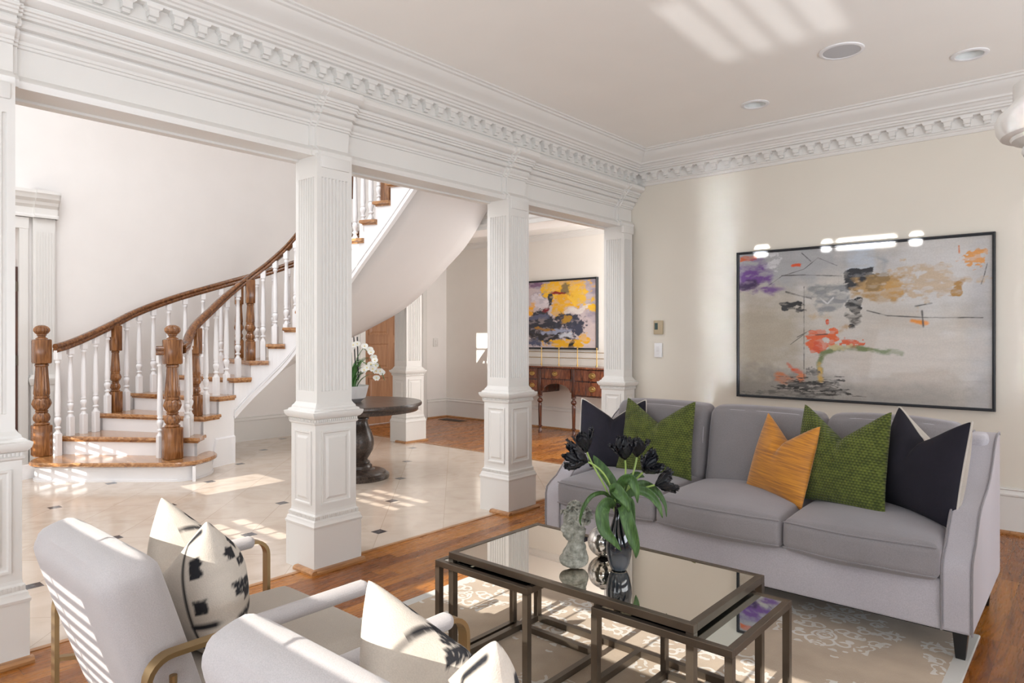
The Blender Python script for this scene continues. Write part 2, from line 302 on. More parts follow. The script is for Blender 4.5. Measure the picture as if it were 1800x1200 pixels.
def knit(name, c1, c2, sx=85, sz=55, bstr=0.9):
    m, nt, b = new_mat(name); v = coords(nt)
    sep = nt.nodes.new('ShaderNodeSeparateXYZ'); L(nt, v, sep.inputs[0])
    row = math_(nt, 'MULTIPLY', sep.outputs[2], sz*2); ri = math_(nt, 'FLOOR', row)
    a = math_(nt, 'SINE', math_(nt, 'ADD', math_(nt, 'MULTIPLY', sep.outputs[0], sx*6.283), math_(nt, 'MULTIPLY', ri, 3.14159)))
    z = math_(nt, 'SINE', math_(nt, 'MULTIPLY', row, 6.283))
    h = math_(nt, 'ADD', math_(nt, 'MULTIPLY', a, 0.5), math_(nt, 'MULTIPLY', z, 0.5))
    n = N(nt, 'ShaderNodeTexNoise', Scale=25.0, Detail=3.0); L(nt, v, n.inputs['Vector'])
    h2 = math_(nt, 'ADD', math_(nt, 'MULTIPLY', h, 0.35), n.outputs['Fac'])
    r = ramp(nt, [(0.25, c1), (0.8, c2)], h2); L(nt, r.outputs[0], b.inputs['Base Color'])
    b.inputs['Roughness'].default_value = 0.95; b.inputs['Sheen Weight'].default_value = 0.1; bump(nt, b, h, bstr, 0.003); return m
M['green_knit'] = knit('green_knit', (0.036, 0.050, 0.006), (0.125, 0.155, 0.022), 66, 38)
def gold_mat():
    m, nt, b = new_mat('gold_slub_silk'); v = coords(nt, scale=(3, 3, 60))
    n = N(nt, 'ShaderNodeTexNoise', Scale=2.4, Detail=4.0, Distortion=0.4); L(nt, v, n.inputs['Vector'])
    r = ramp(nt, [(0.32, (0.30, 0.105, 0.008)), (0.55, (0.52, 0.20, 0.008)), (0.75, (0.64, 0.27, 0.016))], n.outputs['Fac']); L(nt, r.outputs[0], b.inputs['Base Color'])
    b.inputs['Roughness'].default_value = 0.55; b.inputs['Sheen Weight'].default_value = 0.3; bump(nt, b, n.outputs['Fac'], 0.4, 0.004); return m
M['gold'] = gold_mat()
def vcol_mat(name, rough=0.6, bstr=0.15, bscale=90, coat=0.0, bumpnode=True):
    m, nt, b = new_mat(name)
    a = nt.nodes.new('ShaderNodeAttribute'); a.attribute_name = 'paint'
    v = coords(nt); n = N(nt, 'ShaderNodeTexNoise', Scale=bscale, Detail=5.0); L(nt, v, n.inputs['Vector'])
    r = ramp(nt, [(0.3, (0.90, 0.90, 0.90)), (0.7, (1.0, 1.0, 1.0))], n.outputs['Fac'])
    mul = nt.nodes.new('ShaderNodeMix'); mul.data_type = 'RGBA'; mul.blend_type = 'MULTIPLY'; mul.inputs[0].default_value = 1.0
    L(nt, a.outputs['Color'], mul.inputs[6]); L(nt, r.outputs[0], mul.inputs[7]); L(nt, mul.outputs[2], b.inputs['Base Color'])
    b.inputs['Roughness'].default_value = rough; b.inputs['Coat Weight'].default_value = coat
    bump(nt, b, n.outputs['Fac'], bstr, 0.003); return m
M['canvas'] = vcol_mat('painted_canvas', 0.45, 0.12, 90, 0.25)
M['mud_cloth'] = vcol_mat('patterned_linen', 0.9, 0.35, 300)

# ------------------------------------------------------------------ mesh builders
class MB:
    def __init__(s): s.v = []; s.f = []; s.m = []
    def add(s, vs_, fs, mi=0):
        k = len(s.v); s.v += [tuple(p) for p in vs_]
        for f in fs: s.f.append(tuple(i+k for i in f)); s.m.append(mi)
        return s
    def box(s, lo, hi, mi=0, rz=0.0, c=None):
        (a, b_, c_), (d, e, f) = lo, hi
        vs_ = [(a,b_,c_),(d,b_,c_),(d,e,c_),(a,e,c_),(a,b_,f),(d,b_,f),(d,e,f),(a,e,f)]
        if rz:
            cx, cy = c if c else ((a+d)/2, (b_+e)/2)
            vs_ = [(cx+(x-cx)*math.cos(rz)-(y-cy)*math.sin(rz), cy+(x-cx)*math.sin(rz)+(y-cy)*math.cos(rz), z) for x, y, z in vs_]
        return s.add(vs_, [(0,3,2,1),(4,5,6,7),(0,1,5,4),(1,2,6,5),(2,3,7,6),(3,0,4,7)], mi)
    def rbox(s, lo, hi, r=0.01, seg=2, mi=0, rz=0.0, c=None):
        bm = bmesh.new(); bmesh.ops.create_cube(bm, size=1.0)
        for v in bm.verts:
            for i in range(3): v.co[i] = (lo[i]+hi[i])/2 + v.co[i]*(hi[i]-lo[i])
        bmesh.ops.bevel(bm, geom=list(bm.edges), offset=r, segments=seg, profile=0.5, affect='EDGES')
        vs_ = [tuple(v.co) for v in bm.verts]
        if rz:
            cx, cy = c if c else ((lo[0]+hi[0])/2, (lo[1]+hi[1])/2)
            vs_ = [(cx+(x-cx)*math.cos(rz)-(y-cy)*math.sin(rz), cy+(x-cx)*math.sin(rz)+(y-cy)*math.cos(rz), z) for x, y, z in vs_]
        bm.verts.index_update(); fs = [tuple(v.index for v in f.verts) for f in bm.faces]; bm.free()
        return s.add(vs_, fs, mi)
    def rings(s, rings, closed=True, cap0=True, cap1=True, mi=0):
        n = len(rings[0]); vs_ = [p for r in rings for p in r]; fs = []
        for k in range(len(rings)-1):
            for i in range(n if closed else n-1):
                j = (i+1) % n; fs.append((k*n+i, k*n+j, (k+1)*n+j, (k+1)*n+i))
        if cap0: fs.append(tuple(range(n-1, -1, -1)))
        if cap1: fs.append(tuple((len(rings)-1)*n+i for i in range(n)))
        return s.add(vs_, fs, mi)
    def lathe(s, prof, n=24, c=(0, 0, 0), mod=None, mi=0, cap=True):
        rg = []
        for k, (r, z) in enumerate(prof):
            rr = []
            for i in range(n):
                a = 2*PI*i/n; q = r*(mod(a, z) if mod else 1.0)
                rr.append((c[0]+q*math.cos(a), c[1]+q*math.sin(a), c[2]+z))
            rg.append(rr)
        return s.rings(rg, True, cap, cap, mi)
    def rect_lathe(s, c, hx, hy, prof, mi=0):   # prof = [(outset, z)]
        rg = []
        for o, z in prof:
            rg.append([(c[0]-hx-o, c[1]-hy-o, z), (c[0]+hx+o, c[1]-hy-o, z), (c[0]+hx+o, c[1]+hy+o, z), (c[0]-hx-o, c[1]+hy+o, z)])
        return s.rings(rg, True, True, True, mi)
    def tube(s, pts, r, n=10, closed=False, mi=0, flat=1.0):
        pts = [Vector(p) for p in pts]; m = len(pts); rs = r if isinstance(r, (list, tuple)) else [r]*m
        rg = []; up = Vector((0, 0, 1)); prev = None
        for i, p in enumerate(pts):
            if closed: t = pts[(i+1) % m]-pts[(i-1) % m]
            else: t = pts[min(i+1, m-1)]-pts[max(i-1, 0)]
            if t.length < 1e-9: t = Vector((0, 0, 1))
            t.normalize()
            if prev is None:
                a = up.cross(t)
                if a.length < 0.1: a = Vector((1, 0, 0)).cross(t)
                a.normalize()
            else:
                a = prev - t*prev.dot(t); a.normalize()
            prev = a; b_ = t.cross(a)
            rg.append([tuple(p + a*math.cos(2*PI*k/n)*rs[i] + b_*math.sin(2*PI*k/n)*rs[i]*flat) for k in range(n)])
        if closed: rg.append(rg[0]); return s.rings(rg, True, False, False, mi)
        return s.rings(rg, True, True, True, mi)
    def extrude_profile(s, prof, p0, p1, out, mi=0):
        # prof [(o, z)] in plane (out direction, z); swept p0->p1 (xy), closed by caps
        out = Vector((*out, 0)); a, b_ = Vector((*p0, 0)), Vector((*p1, 0))
        rg = [[tuple(q + out*o + Vector((0, 0, z))) for o, z in prof] for q in (a, b_)]
        return s.rings(rg, True, True, True, mi)
    def bar(s, a, b_, w, h, mi=0):   # square bar between points, horizontal or vertical
        a, b_ = Vector(a), Vector(b_); t = (b_-a).normalized()
        side = Vector((0, 0, 1)).cross(t)
        if side.length < 0.1: side = Vector((1, 0, 0))
        side.normalize(); up = t.cross(side)
        rg = [[tuple(p + side*sx*w/2 + up*sy*h/2) for sx, sy in ((-1,-1),(1,-1),(1,1),(-1,1))] for p in (a, b_)]
        return s.rings(rg, True, True, True, mi)
    def transform(s, mat): s.v = [tuple(mat @ Vector(p)) for p in s.v]; return s
    def build(s, name, mats, parent=None, loc=None, smooth=30, recalc=True):
        me = bpy.data.meshes.new(name); me.from_pydata(s.v, [], s.f)
        if recalc:
            bm = bmesh.new(); bm.from_mesh(me); bmesh.ops.recalc_face_normals(bm, faces=bm.faces); bm.to_mesh(me); bm.free()
        mats = mats if isinstance(mats, list) else [mats]
        for q in mats: me.materials.append(q)
        if len(mats) > 1:
            for p, i in zip(me.polygons, s.m): p.material_index = i
        if smooth is not None:
            me.shade_smooth(); me.set_sharp_from_angle(angle=R(smooth))
        me.update()
        o = bpy.data.objects.new(name, me); COL.objects.link(o)
        if parent: o.parent = parent
        if loc: o.location = loc
        return o
def tag(o, label=None, cat=None, group=None, kind=None):
    if label: o['label'] = label
    if cat: o['category'] = cat
    if group: o['group'] = group
    if kind: o['kind'] = kind
    return o
def thing(name, label, cat, loc=(0, 0, 0), rz=0.0, group=None):
    o = bpy.data.objects.new(name, None); COL.objects.link(o); o.location = loc; o.rotation_euler = (0, 0, rz)
    o.empty_display_size = 0.1
    return tag(o, label, cat, group)
def copy_tree(o, parent=None):
    c = o.copy(); COL.objects.link(c); c.parent = parent
    for ch in [x for x in bpy.data.objects if x.parent == o]: copy_tree(ch, c)
    return c
def struct(mb, name, mat, **kw):
    o = mb.build(name, mat, **kw); o['kind'] = 'structure'; return o
def sub(o, lv=1):
    m = o.modifiers.new('sub', 'SUBSURF'); m.levels = lv; m.render_levels = lv; return o
def cw(xc, D, z=0.0):      # camera-side ground coordinates (right, ahead) to world
    return Vector((-SN*D+CS*xc, CS*D+SN*xc, z))

# ================================================================== SETTING
CH = 3.07          # living room ceiling
XP = -3.40         # colonnade shaft face
# floors
mb = MB(); mb.add([(-3.46, -2.1, 0), (3.3, -2.1, 0), (3.3, 5.9, 0), (-3.46, 5.9, 0)], [(0, 1, 2, 3)])
mb.add([(-10.5, 5.72, 0), (-3.46, 5.72, 0), (-3.46, 8.0, 0), (-10.5, 8.0, 0)], [(0, 1, 2, 3)])
mb.add([(-10.6, -2.1, 0), (-8.28, -2.1, 0), (-8.28, 5.72, 0), (-10.6, 5.72, 0)], [(0, 1, 2, 3)])
fl = struct(mb, 'floor', M['floor_wood'], smooth=None)
mb = MB(); mb.add([(-8.28, -2.1, 0), (-3.46, -2.1, 0), (-3.46, 5.72, 0), (-8.28, 5.72, 0)], [(0, 1, 2, 3)])
struct(mb, 'floor_marble', M['marble'], smooth=None)
mb = MB(); mb.box((-8.28, 5.70, -0.004), (-3.46, 5.74, 0.004)); mb.box((-3.475, -2.1, -0.004), (-3.445, 5.72, 0.003))
struct(mb, 'trim_10', M['shoe'], smooth=None)
# ceiling with holes for the recessed lights and the speaker
LIGHTS = [(-1.935, 4.984, 0.088), (-0.600, 4.959, 0.088), (-1.177, 4.39, 0.115)]
bm = bmesh.new()
outer = [bm.verts.new((x, y, CH)) for x, y in ((-3.5, -2.1), (3.3, -2.1), (3.3, 5.8), (-3.5, 5.8))]
eds = [bm.edges.new((outer[i], outer[(i+1) % 4])) for i in range(4)]
for cx, cy, r in LIGHTS[:2]:
    vv = [bm.verts.new((cx+r*math.cos(a), cy+r*math.sin(a), CH)) for a in [2*PI*i/40 for i in range(40)]]
    eds += [bm.edges.new((vv[i], vv[(i+1) % 40])) for i in range(40)]
bmesh.ops.triangle_fill(bm, edges=eds, use_beauty=True)
me = bpy.data.meshes.new('ceiling'); bm.to_mesh(me); bm.free(); me.materials.append(M['ceiling'])
o = bpy.data.objects.new('ceiling', me); COL.objects.link(o); o['kind'] = 'structure'
mb = MB(); mb.box((-3.5, -2.1, 3.35), (3.3, 5.9, 3.45)); struct(mb, 'ceiling_upper', M['ceiling'], smooth=None)
mb = MB(); mb.box((-8.4, -2.2, 6.35), (-3.4, 5.95, 6.45)); struct(mb, 'ceiling_foyer', M['ceiling'], smooth=None)
mb = MB(); mb.box((-10.5, 5.90, 2.84), (-3.3, 8.0, 2.94)); struct(mb, 'ceiling_hall', M['ceiling'], smooth=None)
# walls
def wall_holes(axis, const, thick, a0, a1, z0, z1, holes):
    """wall in plane axis=const, from a0..a1, with rectangular holes [(a,b,z0,z1)]"""
    mb = MB(); xs = sorted({a0, a1, *[h[0] for h in holes], *[h[1] for h in holes]}); zs = sorted({z0, z1, *[h[2] for h in holes], *[h[3] for h in holes]})
    for i in range(len(xs)-1):
        k = 0
        while k < len(zs)-1:
            cx = (xs[i]+xs[i+1])/2
            def hole(kk): cz = (zs[kk]+zs[kk+1])/2; return any(h[0] < cx < h[1] and h[2] < cz < h[3] for h in holes)
            if hole(k): k += 1; continue
            k2 = k
            while k2+1 < len(zs)-1 and not hole(k2+1): k2 += 1
            if axis == 'y': mb.box((xs[i], const, zs[k]), (xs[i+1], const+thick, zs[k2+1]))
            else: mb.box((const, xs[i], zs[k]), (const+thick, xs[i+1], zs[k2+1]))
            k = k2+1
    return mb
mb = MB(); mb.box((-3.62, 5.72, 0), (3.3, 5.90, 3.35)); struct(mb, 'wall_back', M['wall'], smooth=None)
mb = MB(); mb.box((3.2, -2.1, 0), (3.35, 5.72, 3.35)); struct(mb, 'wall_right', M['wall'], smooth=None)
mb = MB(); mb.box((-3.58, -2.1, 2.60), (-3.47, 5.72, 3.35)); mb.box((-3.48, -2.1, 2.774), (-3.382, 5.72, 3.35)); struct(mb, 'wall_colonnade', M['trim'], smooth=None)
mb = MB(); mb.box((-3.64, -2.1, 3.07), (-3.5, 5.9, 6.4)); struct(mb, 'wall_foyer_right', M['foyer_wall'], smooth=None)
mb = MB(); mb.box((-8.4, 5.55, 2.54), (-3.5, 5.90, 6.4)); struct(mb, 'wall_foyer_back', M['foyer_wall'], smooth=None)
LW = 1.24
mb = wall_holes('x', -8.46, 0.18, -2.1, 8.0, 0, 6.4, [(LW, 1.90, 0, 2.44), (6.18, 7.28, 0, 2.12)])
struct(mb, 'wall_left', M['foyer_wall'], smooth=None)
mb = MB(); mb.box((-10.5, 7.86, 0), (-3.3, 8.0, 2.94)); struct(mb, 'wall_hall', M['hall_wall'], smooth=None)
mb = MB(); mb.box((-3.62, 5.90, 0), (-3.46, 7.9, 2.94)); struct(mb, 'wall_hall_right', M['hall_wall'], smooth=None)
mb = MB(); mb.box((-10.6, -2.1, 0), (-10.5, 5.0, 3.0)); mb.box((-10.6, 2.6, 0), (-8.46, 2.7, 3.0)); mb.box((-10.6, -2.1, 2.95), (-8.46, 2.7, 3.05))
mb.box((-10.5, -2.1, 0.86), (-10.47, 2.6, 0.92)); mb.box((-10.5, -2.1, 0), (-10.48, 2.6, 0.16))
struct(mb, 'wall_side_room', M['foyer_wall'], smooth=None)
# front wall behind the camera with the openings the sun comes through
WH = [(-1.62, -0.86, 0.12, 0.62), (0.05, 0.3, 0.3, 0.6), (-2.72, -0.55, 2.09, 2.33), (-2.31, -1.82, 1.35, 2.03),  # first opening added low in the wall to pass the upward glint
      (-4.72, -4.05, 1.95, 2.20), (-4.72, -4.05, 2.50, 2.78), (-7.72, -7.02, 1.85, 2.42), (-6.18, -5.66, 2.20, 2.62), (-6.10, -5.62, 4.95, 5.45), (-7.46, -7.1, 5.55, 6.1)]
mb = wall_holes('y', -2.25, 0.15, -8.4, 3.3, 0, 6.4, WH); struct(mb, 'wall_front', M['wall'], smooth=None)
def window_unit(i, a, b, z0, z1, nx, nz, bw=0.012, slats=0):
    mb = MB(); y0, y1 = -2.22, -2.19
    for k in range(1, nx): x = a+(b-a)*k/nx; mb.box((x-bw/2, y0, z0), (x+bw/2, y1, z1))
    for k in range(1, nz): z = z0+(z1-z0)*k/nz; mb.box((a, y0, z-bw/2), (b, y1, z+bw/2))
    if slats:
        for k in range(slats):
            z = z0+(z1-z0)*(k+0.5)/slats; mb.box((a, y0, z-0.009), (b, y0+0.006, z+0.009))
    mb.box((a-0.05, -2.10, z0-0.05), (b+0.05, -2.085, z0)); mb.box((a-0.05, -2.10, z1), (b+0.05, -2.085, z1+0.05)); mb.box((a-0.05, -2.10, z0), (a, -2.085, z1)); mb.box((b, -2.10, z0), (b+0.05, -2.085, z1))
    struct(mb, 'window_%d' % i, M['trim'], smooth=None)
window_unit(1, *WH[2], 5, 1); window_unit(2, *WH[3], 2, 1, slats=18)
window_unit(3, *WH[4], 4, 3, 0.026); window_unit(4, *WH[5], 4, 4, 0.026); window_unit(5, *WH[6], 6, 8, 0.030); window_unit(6, *WH[7], 2, 1); window_unit(7, *WH[8], 2, 2, 0.02); window_unit(9, *WH[0], 4, 1, 0.05); window_unit(10, *WH[1], 1, 1); window_unit(8, *WH[9], 1, 2, 0.02)

# crown mouldings
CROWN = [(0, 2.775), (0.012, 2.775), (0.018, 2.787), (0.018, 2.797), (0.028, 2.803), (0.028, 2.812), (0.022, 2.818), (0.022, 2.885), (0.062, 2.887), (0.066, 2.898),
         (0.085, 2.903), (0.085, 2.915), (0.098, 2.919), (0.100, 2.932), (0.112, 2.936), (0.122, 2.95), (0.140, 2.955), (0.142, 2.968), (0.160, 2.985), (0.188, 3.000), (0.212, 3.022), (0.220, 3.040), (0.236, 3.044), (0.238, 3.056), (0.252, 3.060), (0.252, CH), (0, CH)]
def dentil(mb, place):     # place(o, t, z) -> world; o outset, t along the run
    def blk(o0, o1, t0, t1, z0, z1): 
        c = [place(o, t, z) for z in (z0, z1) for o, t in ((o0, t0), (o1, t0), (o1, t1), (o0, t1))]
        mb.add(c, [(0,3,2,1),(4,5,6,7),(0,1,5,4),(1,2,6,5),(2,3,7,6),(3,0,4,7)])
    blk(0.02, 0.060, -0.021, 0.021, 2.836, 2.868)
    rg = []
    for t, z in ((-0.022, 2.862), (-0.026, 2.868), (-0.034, 2.873), (-0.038, 2.887)):   # flared cap
        rg.append([place(0.02, t, z), place(0.056-t-0.022, t, z), place(0.056-t-0.022, -t, z), place(0.02, -t, z)])
    mb.rings(rg)
    blk(0.02, 0.042, -0.017, 0.017, 2.819, 2.838)
mb = MB(); mb.extrude_profile([(o, z) for o, z in CROWN], (-3.38+0.001, 5.72), (3.2, 5.72), (0, -1))
for k in range(60):
    x = -3.38+0.115+0.1165*k
    if x > 3.1: break
    dentil(mb, lambda o, t, z, x=x: (x+t, 5.72-o, z))
struct(mb, 'trim_1', M['trim'], smooth=25)
mb = MB(); mb.extrude_profile([(o, z) for o, z in CROWN], (-3.38, -2.1), (-3.38, 5.72), (1, 0))
y = 5.60
while y > -0.5:
    dentil(mb, lambda o, t, z, y=y: (-3.38+o, y+t, z)); y -= 0.1135
struct(mb, 'trim_2', M['trim'], smooth=25)
# entablature over the colonnade
ENT = [(-0.2, 2.392), (-0.034, 2.392), (-0.030, 2.405), (-0.026, 2.420), (-0.034, 2.432), (-0.052, 2.445), (-0.060, 2.452), (-0.060, 2.565), (-0.048, 2.567), (-0.048, 2.578), (-0.038, 2.580), (-0.038, 2.594), (-0.028, 2.600), (-0.018, 2.614), (-0.016, 2.622), (-0.024, 2.624), (-0.024, 2.632), (0.004, 2.635), (0.012, 2.646), (0.010, 2.656), (0.000, 2.660), (0.000, 2.668),
       (0.022, 2.670), (0.022, 2.682), (0.034, 2.684), (0.034, 2.694), (0.046, 2.696), (0.046, 2.706), (0.038, 2.710), (0.040, 2.716), (0.066, 2.722), (0.084, 2.736), (0.090, 2.752), (0.086, 2.766), (0.072, 2.774), (-0.2, 2.776)]
XE = -3.40
mb = MB(); mb.extrude_profile(ENT, (XE, -2.1), (XE, 5.72), (1, 0))
mb.box((-3.645, -2.1, 2.380), (-3.588, 5.72, 3.1)); mb.box((-3.606, -2.1, 2.386), (-3.59, 5.72, 2.41))
COLY = [0.650, 2.323, 3.995, 5.601]
def shift(p, d): return [(o+d if o > -0.15 else -0.075, (z-d*0.06) if z < 2.40 else z) for o, z in p]
for cy in COLY:
    h = 0.125
    y1 = cy+h if cy < 5 else 5.72
    mb.extrude_profile(shift(ENT, 0.016), (XE, cy-h-0.012), (XE, min(5.72, y1+0.012)), (1, 0))
    mb.extrude_profile([(o, z) for o, z in shift(ENT, 0.032)], (XE, cy-h+0.020), (XE, min(5.72, y1-0.006)), (1, 0))
    mb.rbox((XE-0.02, cy-h+0.030, 2.325), (XE+0.012, min(5.718, y1-0.02), 2.395), 0.008, 2)
struct(mb, 'trim_3', M['trim'], smooth=25)
# hall header trim and crowns
mb = MB()
HP = [(0, 2.54), (0.02, 2.54), (0.02, 2.58), (0.03, 2.6), (0.03, 2.66), (0.05, 2.68), (0.06, 2.72), (0.10, 2.75), (0.12, 2.79), (0.12, 2.84), (0, 2.84)]
mb.extrude_profile(HP, (-8.28, 5.55), (-3.64, 5.55), (0, -1)); mb.extrude_profile(HP, (-8.28, 5.90), (-3.62, 5.90), (0, 1))
struct(mb, 'trim_4', M['trim'], smooth=25)
HC = [(0, 2.755), (0.012, 2.755), (0.018, 2.77), (0.03, 2.785), (0.05, 2.80), (0.055, 2.815), (0.07, 2.82), (0.07, 2.84), (0, 2.84)]
mb = MB(); mb.extrude_profile(HC, (-8.28, 7.86), (-3.62, 7.86), (0, -1)); mb.extrude_profile(HC, (-8.28, 5.9), (-8.28, 7.86), (1, 0)); struct(mb, 'trim_5', M['trim'], smooth=25)
# baseboards
BB = [(0, 0), (0.018, 0), (0.018, 0.255), (0.026, 0.262), (0.026, 0.272), (0.018, 0.282), (0.014, 0.296), (0.022, 0.304), (0.020, 0.312), (0, 0.314)]
SH = [(0, 0), (0.034, 0), (0.034, 0.012), (0.026, 0.022), (0.018, 0.024), (0, 0.024)]
def base(name, p0, p1, out, shoe=True):
    mb = MB(); mb.extrude_profile(BB, p0, p1, out)
    if shoe: mb.extrude_profile(SH, p0, p1, out, 1)
    struct(mb, name, [M['trim'], M['shoe']], smooth=25)
base('baseboard_back', (-3.30, 5.72), (3.2, 5.72), (0, -1))
base('baseboard_hall', (-8.28, 7.86), (-3.62, 7.86), (0, -1))
base('baseboard_left', (-8.28, 7.42), (-8.28, 7.86), (1, 0))
base('baseboard_stairwell', (-8.28, 2.30), (-8.28, 6.04), (1, 0), False)

# foyer wall: doorway with pilaster, entablature and transom
mb = MB()
W0 = -8.28
mb.box((W0, 1.90, 0), (W0+0.045, 1.975, 2.44)); mb.box((W0, 1.14, 2.44), (W0+0.048, 1.98, 2.555))
mb.box((W0, 1.99, 0), (W0+0.075, 2.235, 0.27)); mb.box((W0, 2.0, 0.27), (W0+0.06, 2.225, 0.86))
mb.rect_lathe((W0+0.03, 2.1125, 0), 0.03, 0.1125, [(0, 0.84), (0.01, 0.85), (0.014, 0.87), (0.02, 0.885), (0.02, 0.91), (0.008, 0.93), (0.0, 0.95)])
mb.box((W0, 2.015, 0.95), (W0+0.05, 2.21, 2.56))
for k in range(7):
    yy = 2.035+0.0255*k; mb.box((W0+0.05, yy, 1.03), (W0+0.056, yy+0.012, 2.42))
for q in (0.012,): mb.box((W0+0.06, 2.04, 0.33), (W0+0.06+q, 2.185, 0.78))
PE = [(0, 2.56), (0.07, 2.56), (0.07, 2.58), (0.055, 2.60), (0.055, 2.66), (0.065, 2.675), (0.08, 2.69), (0.09, 2.72), (0.12, 2.75), (0.13, 2.78), (0.145, 2.80), (0.145, 2.83), (0, 2.83)]
mb.extrude_profile(PE, (W0, 1.0), (W0, 2.24), (1, 0)); mb.extrude_profile([(o+0.02 if o else 0, z) for o, z in PE], (W0, 2.02), (W0, 2.225), (1, 0))
struct(mb, 'trim_6', M['trim'], smooth=25)
tw = thing('transom_window', 'narrow leaded transom pane above the doorway beyond the newel posts', 'window')
mb = MB(); mb.box((W0-0.10, LW, 2.06), (W0-0.02, 1.87, 2.12)); mb.box((W0-0.08, LW, 2.40), (W0-0.04, 1.87, 2.44)); mb.box((W0-0.08, 1.85, 2.12), (W0-0.04, 1.87, 2.40))
mb.build('frame', M['trim'], tw, smooth=None)
mb = MB(); mb.box((W0-0.062, LW, 2.12), (W0-0.058, 1.85, 2.40)); mb.build('pane', M['pane'], tw, smooth=None)
mb = MB(); mb.bar((W0-0.055, LW, 2.30), (W0-0.055, 1.85, 2.30), 0.008, 0.008); mb.bar((W0-0.055, 1.60, 2.12), (W0-0.055, 1.85, 2.25), 0.006, 0.006); mb.build('leading', M['frame_black'], tw, smooth=None)
dk = thing('open_door', 'dark brown door standing open on silver hinges in the foyer doorway', 'door')
mb = MB(); mb.box((W0-0.86, 1.862, 0.015), (W0-0.004, 1.898, 2.05)); mb.build('door_leaf', M['dark_door'], dk, smooth=None)
for z in (0.30, 1.10, 1.85):
    mb = MB(); mb.box((W0-0.006, 1.868, z-0.05), (W0-0.001, 1.902, z+0.05)); mb.lathe([(0.008, -0.055), (0.008, 0.055)], 10, (W0+0.004, 1.872, z)); mb.build('hinge', M['pewter'], dk, smooth=None)
# hall door (six panels) with casing
mb = MB()
for (a, b_) in ((6.06, 6.18), (7.28, 7.40)):
    mb.box((W0, a, 0), (W0+0.03, b_, 2.24)); mb.box((W0+0.03, a+0.02, 0), (W0+0.042, b_-0.05, 2.22))
mb.box((W0, 6.06, 2.12), (W0+0.035, 7.40, 2.24)); struct(mb, 'trim_7', M['trim'], smooth=None)
dr = thing('panelled_door', 'tan wooden six-panel door half hidden behind the far column', 'door')
mb = MB(); mb.box((W0-0.10, 6.18, 0.01), (W0-0.06, 7.28, 2.12)); mb.build('door_leaf', M['door_wood'], dr, smooth=None)
for (y0, y1) in ((6.30, 6.68), (6.78, 7.16)):
    for (z0, z1) in ((0.20, 0.72), (0.84, 1.24), (1.36, 1.98)):
        mb = MB(); rg = []
        for d, x in ((0.0, -0.0602), (0.0, -0.050), (0.012, -0.050), (0.024, -0.0575), (0.036, -0.0575), (0.06, -0.050)):
            rg.append([(W0+x, y0+d, z0+d), (W0+x, y1-d, z0+d), (W0+x, y1-d, z1-d), (W0+x, y0+d, z1-d)])
        mb.rings(rg); mb.build('door_panel', M['door_wood'], dr, smooth=None)

